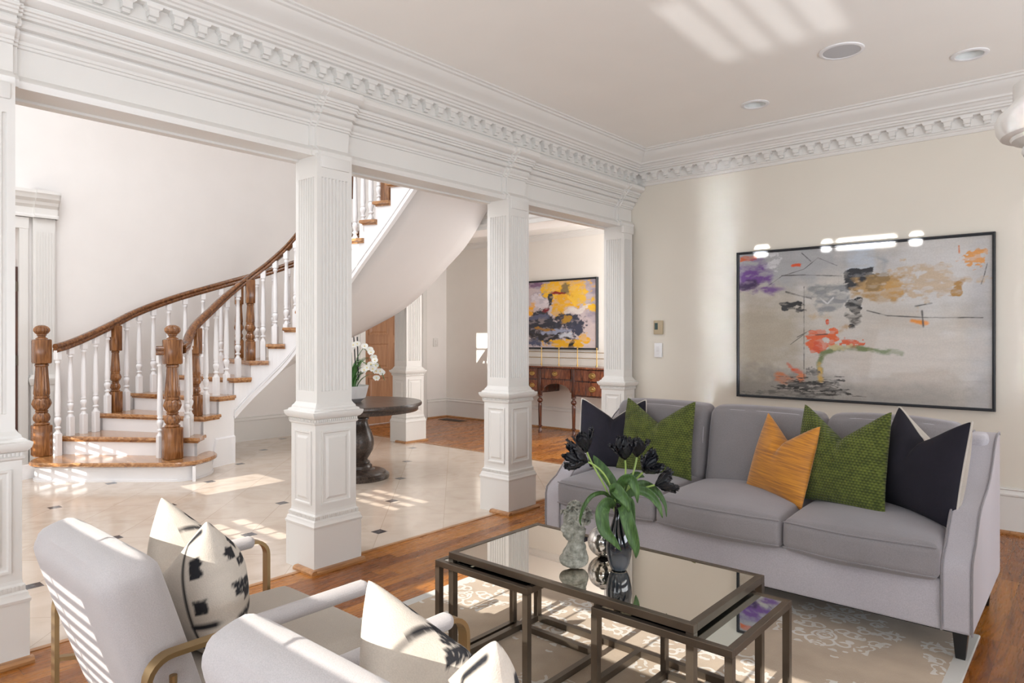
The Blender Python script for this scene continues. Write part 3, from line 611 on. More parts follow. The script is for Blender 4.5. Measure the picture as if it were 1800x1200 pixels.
# ================================================================== COLUMNS
def make_column(name, label, c, hx, hy, group=None):
    t = thing(name, label, 'column', (0, 0, 0))
    cx, cy = c
    ix = 0.022; sx = hx-0.037; sy = hy-0.042
    mb = MB(); mb.rect_lathe((cx, cy), hx-0.0, hy-0.0, [(0, 0.0), (0, 0.25)]); mb.build('plinth', M['trim'], t, smooth=None)
    mb = MB(); mb.rect_lathe((cx, cy), hx, hy, [(0.003, 0.25), (0.005, 0.262), (-0.002, 0.275), (-0.004, 0.288), (-0.012, 0.296), (-0.012, 0.318), (-0.02, 0.326), (-ix, 0.34)])
    for k in range(int(2*(hy-0.01)/0.014)):
        y = cy-hy+0.012+0.014*k; mb.box((cx+hx-0.014, y, 0.298), (cx+hx-0.008, y+0.008, 0.316))
    for k in range(int(2*(hx-0.01)/0.014)):
        x = cx-hx+0.012+0.014*k; mb.box((x, cy-hy+0.008, 0.298), (x+0.008, cy-hy+0.014, 0.316))
    mb.build('base_moulding', M['trim'], t, smooth=25)
    mb = MB(); mb.rect_lathe((cx, cy), hx-ix, hy-ix, [(0, 0.33), (0, 0.86)]); ped = mb.build('pedestal', M['trim'], t, smooth=None)
    def panel(axis, sgn):
        mb = MB(); half = (hy if axis == 'x' else hx)-ix
        def pt(o, a, z): return (cx+sgn*(hx-ix+o), cy+a, z) if axis == 'x' else (cx+a, cy+sgn*(hy-ix+o), z)
        A = half-0.038; z0, z1 = 0.375, 0.800; rg = []
        for d, o in ((0, 0.0), (0, 0.008), (0.010, 0.008), (0.016, 0.0015), (0.024, 0.0015), (0.030, 0.0015), (0.044, 0.009)):
            rg.append([pt(o, -A+d, z0+d), pt(o, A-d, z0+d), pt(o, A-d, z1-d), pt(o, -A+d, z1-d)])
        mb.rings(rg); mb.build('raised_panel', M['trim'], ped, smooth=None)
    panel('x', 1); panel('y', -1)
    mb = MB(); mb.rect_lathe((cx, cy), hx, hy, [(-ix, 0.835), (-0.014, 0.842), (-0.012, 0.850), (-0.016, 0.853), (-0.016, 0.868), (-0.004, 0.874), (0.006, 0.888), (0.010, 0.902), (0.010, 0.910), (-0.006, 0.913), (-0.010, 0.922), (-0.022, 0.928), (-0.024, 0.938), (-0.034, 0.950), (-0.040, 0.962)])
    for k in range(int(2*(hy-0.01)/0.014)):
        y = cy-hy+0.012+0.014*k; mb.box((cx+hx-0.018, y, 0.854), (cx+hx-0.010, y+0.008, 0.867))
    for k in range(int(2*(hx-0.01)/0.014)):
        x = cx-hx+0.012+0.014*k; mb.box((x, cy-hy+0.010, 0.854), (x+0.008, cy-hy+0.018, 0.867))
    mb.build('cap_moulding', M['trim'], t, smooth=25)
    # fluted shaft
    nx, ny = 7, 8
    def loop(z, dep):
        P = []
        def side(p0, p1, nrm, n, ln):
            p0, p1 = Vector(p0), Vector(p1); m_ = 0.026/ln
            out = [p0]
            for k in range(n):
                a = m_ + (1-2*m_)*(k+0.12)/n; b_ = m_ + (1-2*m_)*(k+0.88)/n; 
                for u, d in ((a, 0), (a+(b_-a)*0.28, dep), (a+(b_-a)*0.72, dep), (b_, 0)): out.append(p0+(p1-p0)*u - Vector(nrm)*d)
            return out
        cr = [(cx-sx, cy-sy), (cx+sx, cy-sy), (cx+sx, cy+sy), (cx-sx, cy+sy)]; nm = [(0, -1), (1, 0), (0, 1), (-1, 0)]
        for i in range(4):
            P += side(cr[i], cr[(i+1) % 4], nm[i], nx if i % 2 == 0 else ny, 2*sx if i % 2 == 0 else 2*sy)
        return [(p[0], p[1], z) for p in P]
    mb = MB(); mb.rings([loop(0.955, 0), loop(1.028, 0), loop(1.030, 0.009), loop(2.268, 0.009), loop(2.270, 0), loop(2.40, 0)]); mb.build('fluted_shaft', M['trim'], t, smooth=None)
    mb = MB(); mb.extrude_profile(SH, (cx+hx, cy-hy), (cx+hx, cy+hy+0.01), (1, 0)); mb.extrude_profile(SH, (cx-0.02, cy-hy), (cx+hx+0.03, cy-hy), (0, -1)); mb.build('wood_shoe', M['shoe'], t, smooth=25)
    return t
CX = -3.508
make_column('column', 'white square column at the left edge, only its right-hand side in view', (CX, COLY[0]), 0.148, 0.162)
make_column('column', 'tall white fluted square column nearest the pale chairs, the widest in view', (CX, COLY[1]), 0.148, 0.162)
make_column('column', 'white fluted column standing between the hall picture and the curved stair soffit', (CX, COLY[2]), 0.148, 0.162)
make_column('column', 'white fluted column built against the cream wall behind the sofa', (CX, COLY[3]), 0.148, 0.118)
make_column('column', 'small-looking far white column in front of the tan door in the hall', (-6.735, 5.715), 0.155, 0.168)

# ================================================================== STAIRCASE
RI = 0.18
ctr = (-2.25, 6.85)
def pol(r, a): return (ctr[0]+r*math.cos(R(a)), ctr[1]+r*math.sin(R(a)))
INN = {0: (-2.80, 5.95), 1: (-2.93, 6.27), 2: (-3.06, 6.58), 3: (-3.10, 6.80), 4: (-3.04, 7.02), 5: (-2.963, 7.22), 6: (-2.835, 7.35), 7: (-2.66, 7.40), 8: (-2.47, 7.37),
       9: (-2.30, 7.29), 10: (-2.13, 7.20), 11: (-1.965, 7.11), 12: (-1.80, 7.01), 13: (-1.645, 6.93), 14: (-1.50, 6.86), 15: (-1.356, 6.81), 16: (-1.21, 6.75), 17: (-1.07, 6.69), 18: (-0.93, 6.63), 19: (-0.79, 6.57), 20: (-0.65, 6.5)}
OUT = {0: (-4.75, 5.85), 1: (-4.64, 6.25), 2: (-4.47, 6.70), 3: (-4.33, 7.12), 4: (-4.19, 7.48), 5: (-3.92, 7.85), 6: (-3.50, 8.20), 7: (-3.00, 8.45), 8: (-2.55, 8.58),
       9: (-2.13, 8.60), 10: (-1.75, 8.52), 11: (-1.40, 8.40), 12: (-1.14, 8.26), 13: (-0.93, 8.12), 14: (-0.74, 7.97), 15: (-0.55, 7.82), 16: (-0.40, 7.62), 17: (-0.27, 7.42), 18: (-0.15, 7.20), 19: (-0.05, 7.0), 20: (0.05, 6.8)}
def interp(T, s):
    n = int(math.floor(s)); n = max(0, min(18, n)); f = s-n
    p0, p1, p2, p3 = T[max(n-1, 0)], T[n], T[n+1], T[n+2]
    def cr(a, b_, c, d): return 0.5*((2*b_)+(-a+c)*f+(2*a-5*b_+4*c-d)*f*f+(-a+3*b_-3*c+d)*f**3)
    return (cr(p0[0], p1[0], p2[0], p3[0]), cr(p0[1], p1[1], p2[1], p3[1]))
def IN(s, off=0.0, z=0.0):   # off: metres towards the outer side
    a, b_ = interp(INN, s), interp(OUT, s); d = math.hypot(b_[0]-a[0], b_[1]-a[1]); return cw(a[0]+(b_[0]-a[0])*off/d, a[1]+(b_[1]-a[1])*off/d, z)
def OU(s, off=0.0, z=0.0):
    a, b_ = interp(OUT, s), interp(INN, s); d = math.hypot(b_[0]-a[0], b_[1]-a[1]); return cw(a[0]+(b_[0]-a[0])*off/d, a[1]+(b_[1]-a[1])*off/d, z)
NT = 17
stair = thing('staircase', 'curved staircase with stained wooden treads and white risers sweeping overhead', 'staircase')
# bullnose first step
def bull(grow):
    a, b_ = IN(1), OU(1); d = (b_-a); ln = d.length; d /= ln; nrm = Vector((-d.y, d.x, 0)); nrm = nrm if nrm.dot(Vector((0, 0, 0))-a) > 0 else -nrm   # towards the camera
    pts = []; rad = 0.30; dep = 0.30
    c1 = a + d*0.20 - nrm*dep; c2 = b_ - d*0.30 - nrm*dep
    for k in range(15):
        t = -PI/2+ (PI)*k/14*1.0
        pts.append(c1 + (-d)*(rad*0.62+grow)*math.cos(t) + nrm*(dep+grow)*math.sin(t)*1.0)
    out = []
    for k in range(15):
        t = PI/2 - PI*k/14
        out.append(c2 + d*(rad*0.62+grow)*math.cos(t) + nrm*(dep+grow)*math.sin(t))
    return pts+out
def prism(mb, pts, z0, z1, lips=None, mi=0):
    if lips: rg = [[(p.x+(q.x-p.x)*w, p.y+(q.y-p.y)*w, z) for p, q in zip(pts, lips[0])] for w, z in lips[1]]; mb.rings(rg, mi=mi)
    else: mb.rings([[(p.x, p.y, z0) for p in pts], [(p.x, p.y, z1) for p in pts]], mi=mi)
mb = MB(); prism(mb, bull(0.0), 0.0, RI-0.04); mb.build('riser', M['stair_white'], stair, smooth=40)
mb = MB(); prism(mb, bull(0.012), 0, 0.02); mb.build('base_bead', M['stair_white'], stair, smooth=40)
b0, b1 = bull(0.012), bull(0.045)
mb = MB(); prism(mb, b0, 0, 0, (b1, [(0, RI-0.045), (0.5, RI-0.043), (1.0, RI-0.03), (1.0, RI-0.012), (0.6, RI)])); mb.build('tread', M['oak_tread'], stair, smooth=40)
for n in range(2, NT+1):
    z = n*RI
    # nosing direction
    def edge(s, ext_in, ext_out, fwd):
        a, b_ = IN(s), OU(s); d = (b_-a).normalized(); a2, b2 = a-d*ext_in, b_+d*ext_out
        fa = (IN(s+0.5)-IN(s)).normalized(); fb = (OU(s+0.5)-OU(s)).normalized()
        return a2-fa*fwd, b2-fb*fwd
    f0a, f0b = edge(n, 0.035, 0.02, 0.03); f1a, f1b = edge(n+1, 0.035, 0.02, 0.0)
    ma = IN(n+0.5, -0.035); mo = OU(n+0.5, -0.02)
    top = [f0a, ma, f1a, f1b, mo, f0b]
    mb = MB(); g0a, g0b = edge(n, 0.012, 0.0, 0.01); g = [g0a, IN(n+0.5, -0.012), edge(n+1, 0.012, 0, 0)[0], edge(n+1, 0.012, 0, 0)[1], OU(n+0.5), g0b]
    mb.rings([[(p.x, p.y, z-0.052) for p in g], [(p.x, p.y, z-0.040) for p in g], [(p.x, p.y, z-0.030) for p in top], [(p.x, p.y, z-0.010) for p in top], [(p.x+(q.x-p.x)*0.3, p.y+(q.y-p.y)*0.3, z) for p, q in zip(top, g)]])
    mb.build('tread', M['oak_tread'], stair, smooth=40)
    a, b_ = IN(n), OU(n); fa = (IN(n+0.5)-IN(n)).normalized()*0.02
    mb = MB(); mb.rings([[tuple(p+Vector((0, 0, zz))) for p in (a, b_, b_+fa, a+fa)] for zz in (z-RI-0.002, z-0.045)]); mb.build('riser', M['stair_white'], stair, smooth=None)
# stringers and soffit
def zin(s): return s*RI-0.43
def zout(s): return s*RI-0.34
def stringer(F, zlow, name, off):
    mb = MB()
    for n in range(1, NT+1):
        K = 4
        for k in range(K):
            s0, s1 = n+k/K, n+(k+1)/K
            zt = n*RI-0.045
            pts = [F(s0, off), F(s1, off), F(s1, off+0.03), F(s0, off+0.03)]
            zl = [max(0.0, zlow(s0)) if s0 >= 5 else 0.0, max(0, zlow(s1)) if s0 >= 5 else 0.0]; zl = [zl[0], zl[1], zl[1], zl[0]]
            v = [(p.x, p.y, z) for p, z in zip(pts, zl)] + [(p.x, p.y, zt) for p in pts]
            mb.add(v, [(0,3,2,1),(4,5,6,7),(0,1,5,4),(1,2,6,5),(2,3,7,6),(3,0,4,7)])
    return mb.build(name, M['stair_white'], stair, smooth=30, recalc=False)
stringer(IN, zin, 'inner_stringer', 0.0); stringer(OU, zout, 'outer_stringer', 0.0)
mb = MB(); rg = []
K = 64; s0, s1 = 5.0, NT+1.0
vs_, fs = [], []
for k in range(K+1):
    s = s0+(s1-s0)*k/K
    for j in range(7):
        u = j/6; a, b_ = IN(s), OU(s); p = a+(b_-a)*u; vs_.append((p.x, p.y, max(0.0, zin(s)*(1-u)+zout(s)*u)))
for k in range(K):
    for j in range(6): q = k*7+j; fs.append((q, q+1, q+8, q+7))
mb.add(vs_, fs)
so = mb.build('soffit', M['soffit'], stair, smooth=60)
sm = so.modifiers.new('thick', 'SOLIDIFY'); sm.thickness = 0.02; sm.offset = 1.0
# sloping band along the lower edge of the inner stringer
mb = MB(); 
for (dz0, dz1, pr) in ((0.0, 0.055, 0.016), (0.055, 0.07, 0.024), (0.085, 0.095, 0.008)):
    rg = []
    for k in range(K+1):
        s = s0+(s1-s0)*k/K; p, q = IN(s, -pr), IN(s, 0.0); z = zin(s)
        rg.append([(p.x, p.y, max(0, z+dz0-0.002)), (q.x, q.y, max(0, z+dz0-0.002)), (q.x, q.y, z+dz1), (p.x, p.y, z+dz1)])
    mb.rings(rg)
mb.build('stringer_band', M['stair_white'], stair, smooth=40)
# closing wall under the first steps and its base block
mb = MB(); a, b_ = IN(5), OU(5); f = (IN(5.3)-IN(5)).normalized()*0.03
mb.rings([[tuple(p+Vector((0, 0, zz))) for p in (a, b_, b_-f, a-f)] for zz in (0, 0.45)]); mb.build('end_panel', M['stair_white'], stair, smooth=None)
mb = MB(); rg = []
for k in range(13):
    s = 2.0+3.0*k/12; p, q = IN(s, -0.022), IN(s, 0.01); rg.append([(p.x, p.y, 0), (q.x, q.y, 0), (q.x, q.y, 0.30 if s > 3.6 else 0.02), (p.x, p.y, 0.28 if s > 3.6 else 0.02)])
mb.rings(rg); mb.build('base_block', M['stair_white'], stair, smooth=None)
# upper landing
mb = MB(); a, b_ = IN(NT+1), OU(NT+1); mb.rings([[(a.x, a.y, z), (b_.x, b_.y, z), (b_.x+0.3, 5.54, z), (a.x-0.6, 5.54, z)] for z in (2.84, (NT+1)*RI)]); mb.build('landing', M['stair_white'], stair, smooth=None)

# balusters, newels, handrails
BPR = [(0.0165, 0.0), (0.0165, 0.0), ]
def baluster_mesh():
    mb = MB()
    mb.rbox((-0.0175, -0.0175, 0), (0.0175, 0.0175, 0.215), 0.003, 1)
    pr = [(0.0175, 0.205), (0.0165, 0.225), (0.011, 0.24), (0.010, 0.25), (0.0175, 0.262), (0.0175, 0.27), (0.010, 0.28), (0.013, 0.30), (0.0185, 0.325), (0.020, 0.345), (0.017, 0.36), (0.011, 0.372), (0.016, 0.38), (0.016, 0.388), (0.0135, 0.40), (0.0165, 0.42), (0.017, 0.46), (0.0125, 0.78), (0.0105, 0.87), (0.016, 0.88), (0.016, 0.89), (0.012, 0.90), (0.0165, 0.92)]
    mb.lathe(pr, 12)
    mb.rbox((-0.0165, -0.0165, 0.91), (0.0165, 0.0165, 1.0), 0.003, 1)
    return mb
def newel_mb(h=1.0, w=0.152, ball=True):
    mb = MB(); s = w/0.152; H = h
    flute = lambda n_, a_: (lambda a, z: 1+a_*math.cos(n_*a))
    mb.rbox((-w/2, -w/2, 0), (w/2, w/2, 0.237*H), 0.012*s, 2)
    def seg(pr, mod=None, n=48): mb.lathe([(r*s, z*H) for r, z in pr], n, mod=mod)
    seg([(0.062, 0.232), (0.072, 0.246), (0.05, 0.262)])
    seg([(0.048, 0.255), (0.066, 0.275), (0.070, 0.295), (0.060, 0.318), (0.046, 0.332)], flute(10, 0.07))
    seg([(0.044, 0.328), (0.056, 0.338), (0.056, 0.345), (0.044, 0.353)])
    seg([(0.046, 0.350), (0.070, 0.372), (0.080, 0.40), (0.076, 0.425), (0.062, 0.440)], lambda a, z: 1+0.07*math.cos(8*a)+0.05*math.cos(8*a+PI)*math.cos(z/H*120))
    seg([(0.060, 0.436), (0.068, 0.446), (0.068, 0.458), (0.056, 0.464)])
    seg([(0.060, 0.462), (0.066, 0.478), (0.063, 0.52), (0.054, 0.62), (0.049, 0.685)], flute(14, 0.055), 84)
    seg([(0.052, 0.680), (0.060, 0.690), (0.060, 0.698), (0.050, 0.706)])
    top = 0.892 if ball else 1.0
    mb.rbox((-w*0.48, -w*0.48, 0.705*H), (w*0.48, w*0.48, top*H), 0.016*s, 2)
    if ball:
        seg([(0.058, 0.885), (0.050, 0.900), (0.034, 0.908), (0.033, 0.915), (0.043, 0.922), (0.040, 0.930)])
        seg([(0.034, 0.925), (0.055, 0.938), (0.068, 0.955), (0.066, 0.973), (0.050, 0.988), (0.025, 0.998), (0.004, 1.0)], flute(12, 0.06), 72)
    return mb
def railz(s): 
    a = RI*s+0.885; b_ = 1.20; k = 0.05
    return (a+b_)/2+math.sqrt(((a-b_)/2)**2+k*k*0.25)
RAIL = [(a*1.2, b_*1.3) for a, b_ in [(-0.030, -0.022), (-0.022, -0.030), (0.022, -0.030), (0.030, -0.022), (0.030, -0.008), (0.024, 0.0), (0.034, 0.010), (0.034, 0.022), (0.022, 0.034), (0, 0.038), (-0.022, 0.034), (-0.034, 0.022), (-0.034, 0.010), (-0.024, 0.0), (-0.030, -0.008)]]
def rail_mesh(F, off, sa, sb, pre=None):
    mb = MB(); pts = []
    if pre: pts += pre
    K = 90
    for k in range(K+1):
        s = sa+(sb-sa)*k/K; p = F(s, off); pts.append(Vector((p.x, p.y, railz(s))))
    rg = []
    for i, p in enumerate(pts):
        t = pts[min(i+1, len(pts)-1)]-pts[max(i-1, 0)]; th = Vector((t.x, t.y, 0)).normalized(); side = Vector((-th.y, th.x, 0)); 
        rg.append([tuple(p+side*a+Vector((0, 0, 1))*b_) for a, b_ in RAIL])
    mb.rings(rg); return mb
STUB = cw(-3.38, 6.50)
bal_me = baluster_mesh().build('baluster', M['stair_white']); 
new_me = newel_mb(1.0, 0.100, False).build('newel_post', M['oak'])
def railing(label, F, off, newels, per, s_first, big_s, big_off, first_bal):
    t = thing('stair_railing', label, 'stair railing')
    P1 = cw(*big_s)
    pre_p = F(s_first-0.01, off, railz(s_first))
    rail_mesh(F, off, s_first, NT+0.6, first_bal).build('handrail', M['oak_rail'], t, smooth=50)
    nb = newel_mb(1.275, 0.150).build('main_newel_post', M['oak'], t, loc=(P1.x, P1.y, RI)); nb.rotation_euler = (0, 0, 0)
    for s in newels:
        p = F(s, off); z0 = math.floor(s)*RI; c = bpy.data.objects.new('newel_post', new_me.data); COL.objects.link(c); c.parent = t
        c.location = (p.x, p.y, z0); c.scale = (1, 1, railz(s)-0.02-z0); f = F(s+0.2, off)-F(s-0.2, off); c.rotation_euler = (0, 0, math.atan2(f.y, f.x))
    for s in per:
        p = F(s, off); z0 = math.floor(s)*RI; c = bpy.data.objects.new('baluster', bal_me.data); COL.objects.link(c); c.parent = t
        c.location = (p.x, p.y, z0-0.002); c.scale = (1.6, 1.6, railz(s)-0.02-z0); f = F(s+0.2, off)-F(s-0.2, off); c.rotation_euler = (0, 0, math.atan2(f.y, f.x))
    if first_bal:
        c = bpy.data.objects.new('baluster', bal_me.data); COL.objects.link(c); c.parent = t; c.location = (STUB.x, STUB.y, RI-0.002); c.scale = (1.6, 1.6, 1.0)
    return t
out_b = [1.80, 2.08, 2.40, 2.72, 3.05] + [k+3.30+0.375*j for k in (0, 3, 6, 9, 12) for j in range(1, 8)] + [15.7, 16.1, 16.5, 16.9]
in_b = [2.1, 2.6] + [k+3.12+0.6*j for k in (0, 3, 6, 9, 12) for j in (1, 2, 3, 4)] + [15.7, 16.3, 16.9]
railing('stair railing on the wall side, starting at the left-hand carved newel post', OU, 0.07, [3.30, 6.30, 9.3, 12.3, 15.3], out_b, 1.75, (-4.585, 6.60), 0.17, None)
railing('stair railing on the open side, starting at the right-hand carved newel post', IN, 0.11, [3.12, 6.12, 9.12, 12.12, 15.12], in_b, 1.75, (-3.235, 6.45), 0.07, [cw(-3.37, 6.42, 1.205), cw(-3.30, 6.44, 1.205), cw(-3.235, 6.48, 1.205), cw(-3.20, 6.54, 1.21)])
bpy.data.objects.remove(bal_me); bpy.data.objects.remove(new_me)

# ================================================================== CEILING FITTINGS
def torus_ring(mb, c, r0, r1, z0, z1, n=48):
    mb.rings([[(c[0]+r*math.cos(2*PI*k/n), c[1]+r*math.sin(2*PI*k/n), z) for k in range(n)] for r, z in ((r0, z1), (r0, z0+0.003), (r0+0.004, z0), (r1-0.006, z0), (r1, z0+0.003), (r1, z1))], True, False, False)
for (cx, cy, r), lab in zip(LIGHTS[:2], ('small recessed ceiling light near the corner of the two crown mouldings', 'recessed ceiling light close to the right edge, nearer the speaker')):
    t = thing('recessed_light', lab, 'ceiling light', (0, 0, 0))
    mb = MB(); torus_ring(mb, (cx, cy), r-0.014, r+0.012, CH-0.008, CH+0.002); mb.build('trim_ring', M['switch'], t)
    n = 48
    mb = MB(); mb.rings([[(cx+q*math.cos(2*PI*k/n), cy+q*math.sin(2*PI*k/n), CH+z) for k in range(n)] for q, z in ((r-0.012, 0.0), (r-0.02, 0.05), (r-0.035, 0.10), (0.02, 0.12))], True, False, True); mb.build('reflector', M['lamp_in'], t)
cx, cy, r = LIGHTS[2]
t = thing('ceiling_speaker', 'large round grey ceiling speaker, the biggest disc on the ceiling', 'speaker')
mb = MB(); torus_ring(mb, (cx, cy), r-0.012, r+0.010, CH-0.009, CH+0.0); mb.build('trim_ring', M['switch'], t)
mb = MB(); mb.lathe([(r-0.013, -0.003), (r-0.013, -0.005), (0.01, -0.007)], 48, (cx, cy, CH)); mb.build('speaker_grille', M['speaker_grille'], t)
# plaster cornice corner at the right edge
t = thing('overmantel_cornice', 'white moulded cornice corner jutting in at the right edge below the crown', 'moulding')
c = cw(2.06, 2.5); mb = MB()
prof = [(0.000, 2.02), (0.0, 2.03), (0.018, 2.035), (0.024, 2.05), (0.02, 2.065), (0.004, 2.075), (0.004, 2.085), (0.055, 2.088), (0.060, 2.10), (0.090, 2.105), (0.104, 2.13), (0.108, 2.16), (0.098, 2.19), (0.070, 2.215), (0.05, 2.24), (0.05, 2.30), (0, 2.30)]
rg = []
for o_, z in prof:
    n = 32; hx = 0.12+o_*1.0
    rg.append([(c.x+(hx)*math.cos(2*PI*k/n), c.y+(hx)*math.sin(2*PI*k/n), z) for k in range(n)])
mb.rings(rg); mb.build('moulded_cap', M['trim'], t, smooth=35)
mb = MB(); mb.box((c.x-0.09, c.y-0.09, 0.0), (c.x+0.09, c.y+0.09, 2.03)); mb.build('post', M['trim'], t, smooth=None)
# thermostat and keypad
t = thing('thermostat', 'gold-beige thermostat with a dark display on the cream wall', 'thermostat')
mb = MB(); mb.rbox((-3.178, 5.694, 1.364), (-3.084, 5.719, 1.494), 0.006, 2); mb.build('case', M['beige_plastic'], t)
mb = MB(); mb.box((-3.164, 5.691, 1.408), (-3.132, 5.6945, 1.470)); mb.build('display', M['lcd'], t, smooth=None)
t = thing('keypad', 'white wall keypad directly below the thermostat', 'switch')
mb = MB(); mb.rbox((-3.175, 5.703, 1.148), (-3.095, 5.719, 1.282), 0.004, 2); mb.build('plate', M['switch'], t)
for k in range(5):
    mb = MB(); z = 1.178+0.0155*k; mb.rbox((-3.149, 5.699, z), (-3.121, 5.7035, z+0.011), 0.001, 1); mb.build('button', M['pot'], t)
t = thing('light_switch', 'small cream switch plate on the far hall wall beyond the fluted pillar', 'switch')
mb = MB(); mb.rbox((-8.279, 7.56, 1.17), (-8.268, 7.66, 1.31), 0.004, 2); mb.build('plate', M['trim'], t)
mb = MB(); mb.rbox((-8.269, 7.59, 1.20), (-8.262, 7.63, 1.28), 0.002, 1); mb.build('rocker', M['trim'], t)
t = thing('floor_register', 'brown floor vent set in the hall boards by the baseboard', 'vent')
mb = MB(); mb.box((-8.05, 7.45, 0.0), (-7.55, 7.62, 0.006)); mb.build('frame', M['grout_dark'], t, smooth=None)
for k in range(9):
    mb = MB(); y = 7.462+0.017*k; mb.box((-8.02, y, 0.006), (-7.58, y+0.008, 0.010)); mb.build('slat', M['black_glaze'], t, smooth=None)

# ================================================================== PAINTINGS
def vnoise(x, y, seed, f):
    x = x*f; y = y*f; xi = np.floor(x).astype(int); yi = np.floor(y).astype(int); xf = x-xi; yf = y-yi
    def h(a, b_): 
        n = (a*374761393+b_*668265263+seed*982451653) & 0x7fffffff; n = (n ^ (n >> 13))*1274126177 & 0x7fffffff; return ((n ^ (n >> 16)) & 0xffff)/65535.0
    u = xf*xf*(3-2*xf); v = yf*yf*(3-2*yf)
    return (h(xi, yi)*(1-u)+h(xi+1, yi)*u)*(1-v)+(h(xi, yi+1)*(1-u)+h(xi+1, yi+1)*u)*v
def fbm(x, y, seed, f, o=4):
    t = 0; a = 0.5
    for k in range(o): t = t+a*vnoise(x, y, seed+k*17, f*2**k); a *= 0.5
    return t/(1-0.5**o)
def lin(c): return tuple(((v/255+0.055)/1.055)**2.4 if v/255 > 0.04045 else v/255/12.92 for v in c)
def painted(name, w, h, nx, nz, colfun, mat, parent, thick=0.012):
    mb = MB(); u, v = np.meshgrid(np.linspace(0, 1, nx), np.linspace(0, 1, nz))
    C = colfun(u, 1-v)
    vs_ = [(w*(a-0.5), -thick, h*b_) for a, b_ in zip(u.ravel(), v.ravel())]
    fs = [(j*nx+i, j*nx+i+1, (j+1)*nx+i+1, (j+1)*nx+i) for j in range(nz-1) for i in range(nx-1)]
    mb.add(vs_, fs); o = mb.build(name, mat, parent, smooth=None, recalc=False)
    at = o.data.color_attributes.new('paint', 'FLOAT_COLOR', 'POINT')
    buf = np.ones((nx*nz, 4), np.float32); buf[:, :3] = C.reshape(-1, 3); at.data.foreach_set('color', buf.ravel()); return o
DRY = None
def blend(C, m, col, a=1.0):
    m = np.clip(m, 0, 1)*a
    if DRY is not None: m = np.clip(m*(0.62+0.55*DRY)-0.22*(1-m)*(DRY < 0.45), 0, 1)
    return C*(1-m[..., None])+np.array(lin(col))*m[..., None]
def blob(u, v, cu, cv, ru, rv, rot=0, rag=0.5, soft=0.15, seed=1, f=9, stretch=(1, 1)):
    n1 = fbm(u*stretch[0], v*stretch[1], seed, f, 4)-0.5; n2 = fbm(u*stretch[0]+5, v*stretch[1]+3, seed+9, f, 4)-0.5
    x = (u-cu)+n1*rag*ru*2; y = (v-cv)+n2*rag*rv*2
    c, s = math.cos(rot), math.sin(rot); xr = (x*c+y*s)/ru; yr = (-x*s+y*c)/rv
    d = np.sqrt(xr*xr+yr*yr)+(fbm(u*stretch[0], v*stretch[1], seed+4, f*3, 4)-0.5)*rag*1.6
    return (1-d)/soft+0.5
def rectb(u, v, u0, u1, v0, v1, rag=0.02, soft=0.01, seed=1, f=20):
    n1 = (fbm(u*0.4, v*2.2, seed, f, 4)-0.5)*rag*2; n2 = (fbm(u*2, v*0.6, seed+3, f, 4)-0.5)*rag*2
    x = u+n1; y = v+n2
    return np.minimum(np.minimum((x-u0)/soft, (u1-x)/soft), np.minimum((y-v0)/soft, (v1-y)/soft))
def line(u, v, pts, w, seed=1, breaks=0.0):
    d = np.full_like(u, 9.0)
    for (x0, y0), (x1, y1) in zip(pts[:-1], pts[1:]):
        dx, dy = (x1-x0)*1.5, (y1-y0); L2 = dx*dx+dy*dy+1e-9; t = np.clip((((u-x0)*1.5)*dx+(v-y0)*dy)/L2, 0, 1)
        d = np.minimum(d, np.sqrt(((u-x0)*1.5-t*dx)**2+((v-y0)-t*dy)**2))
    m = 1.5-d/w
    if breaks: m = m-breaks*4*np.clip(fbm(u, v, seed, 30, 3)-0.4, 0, 1)
    return m
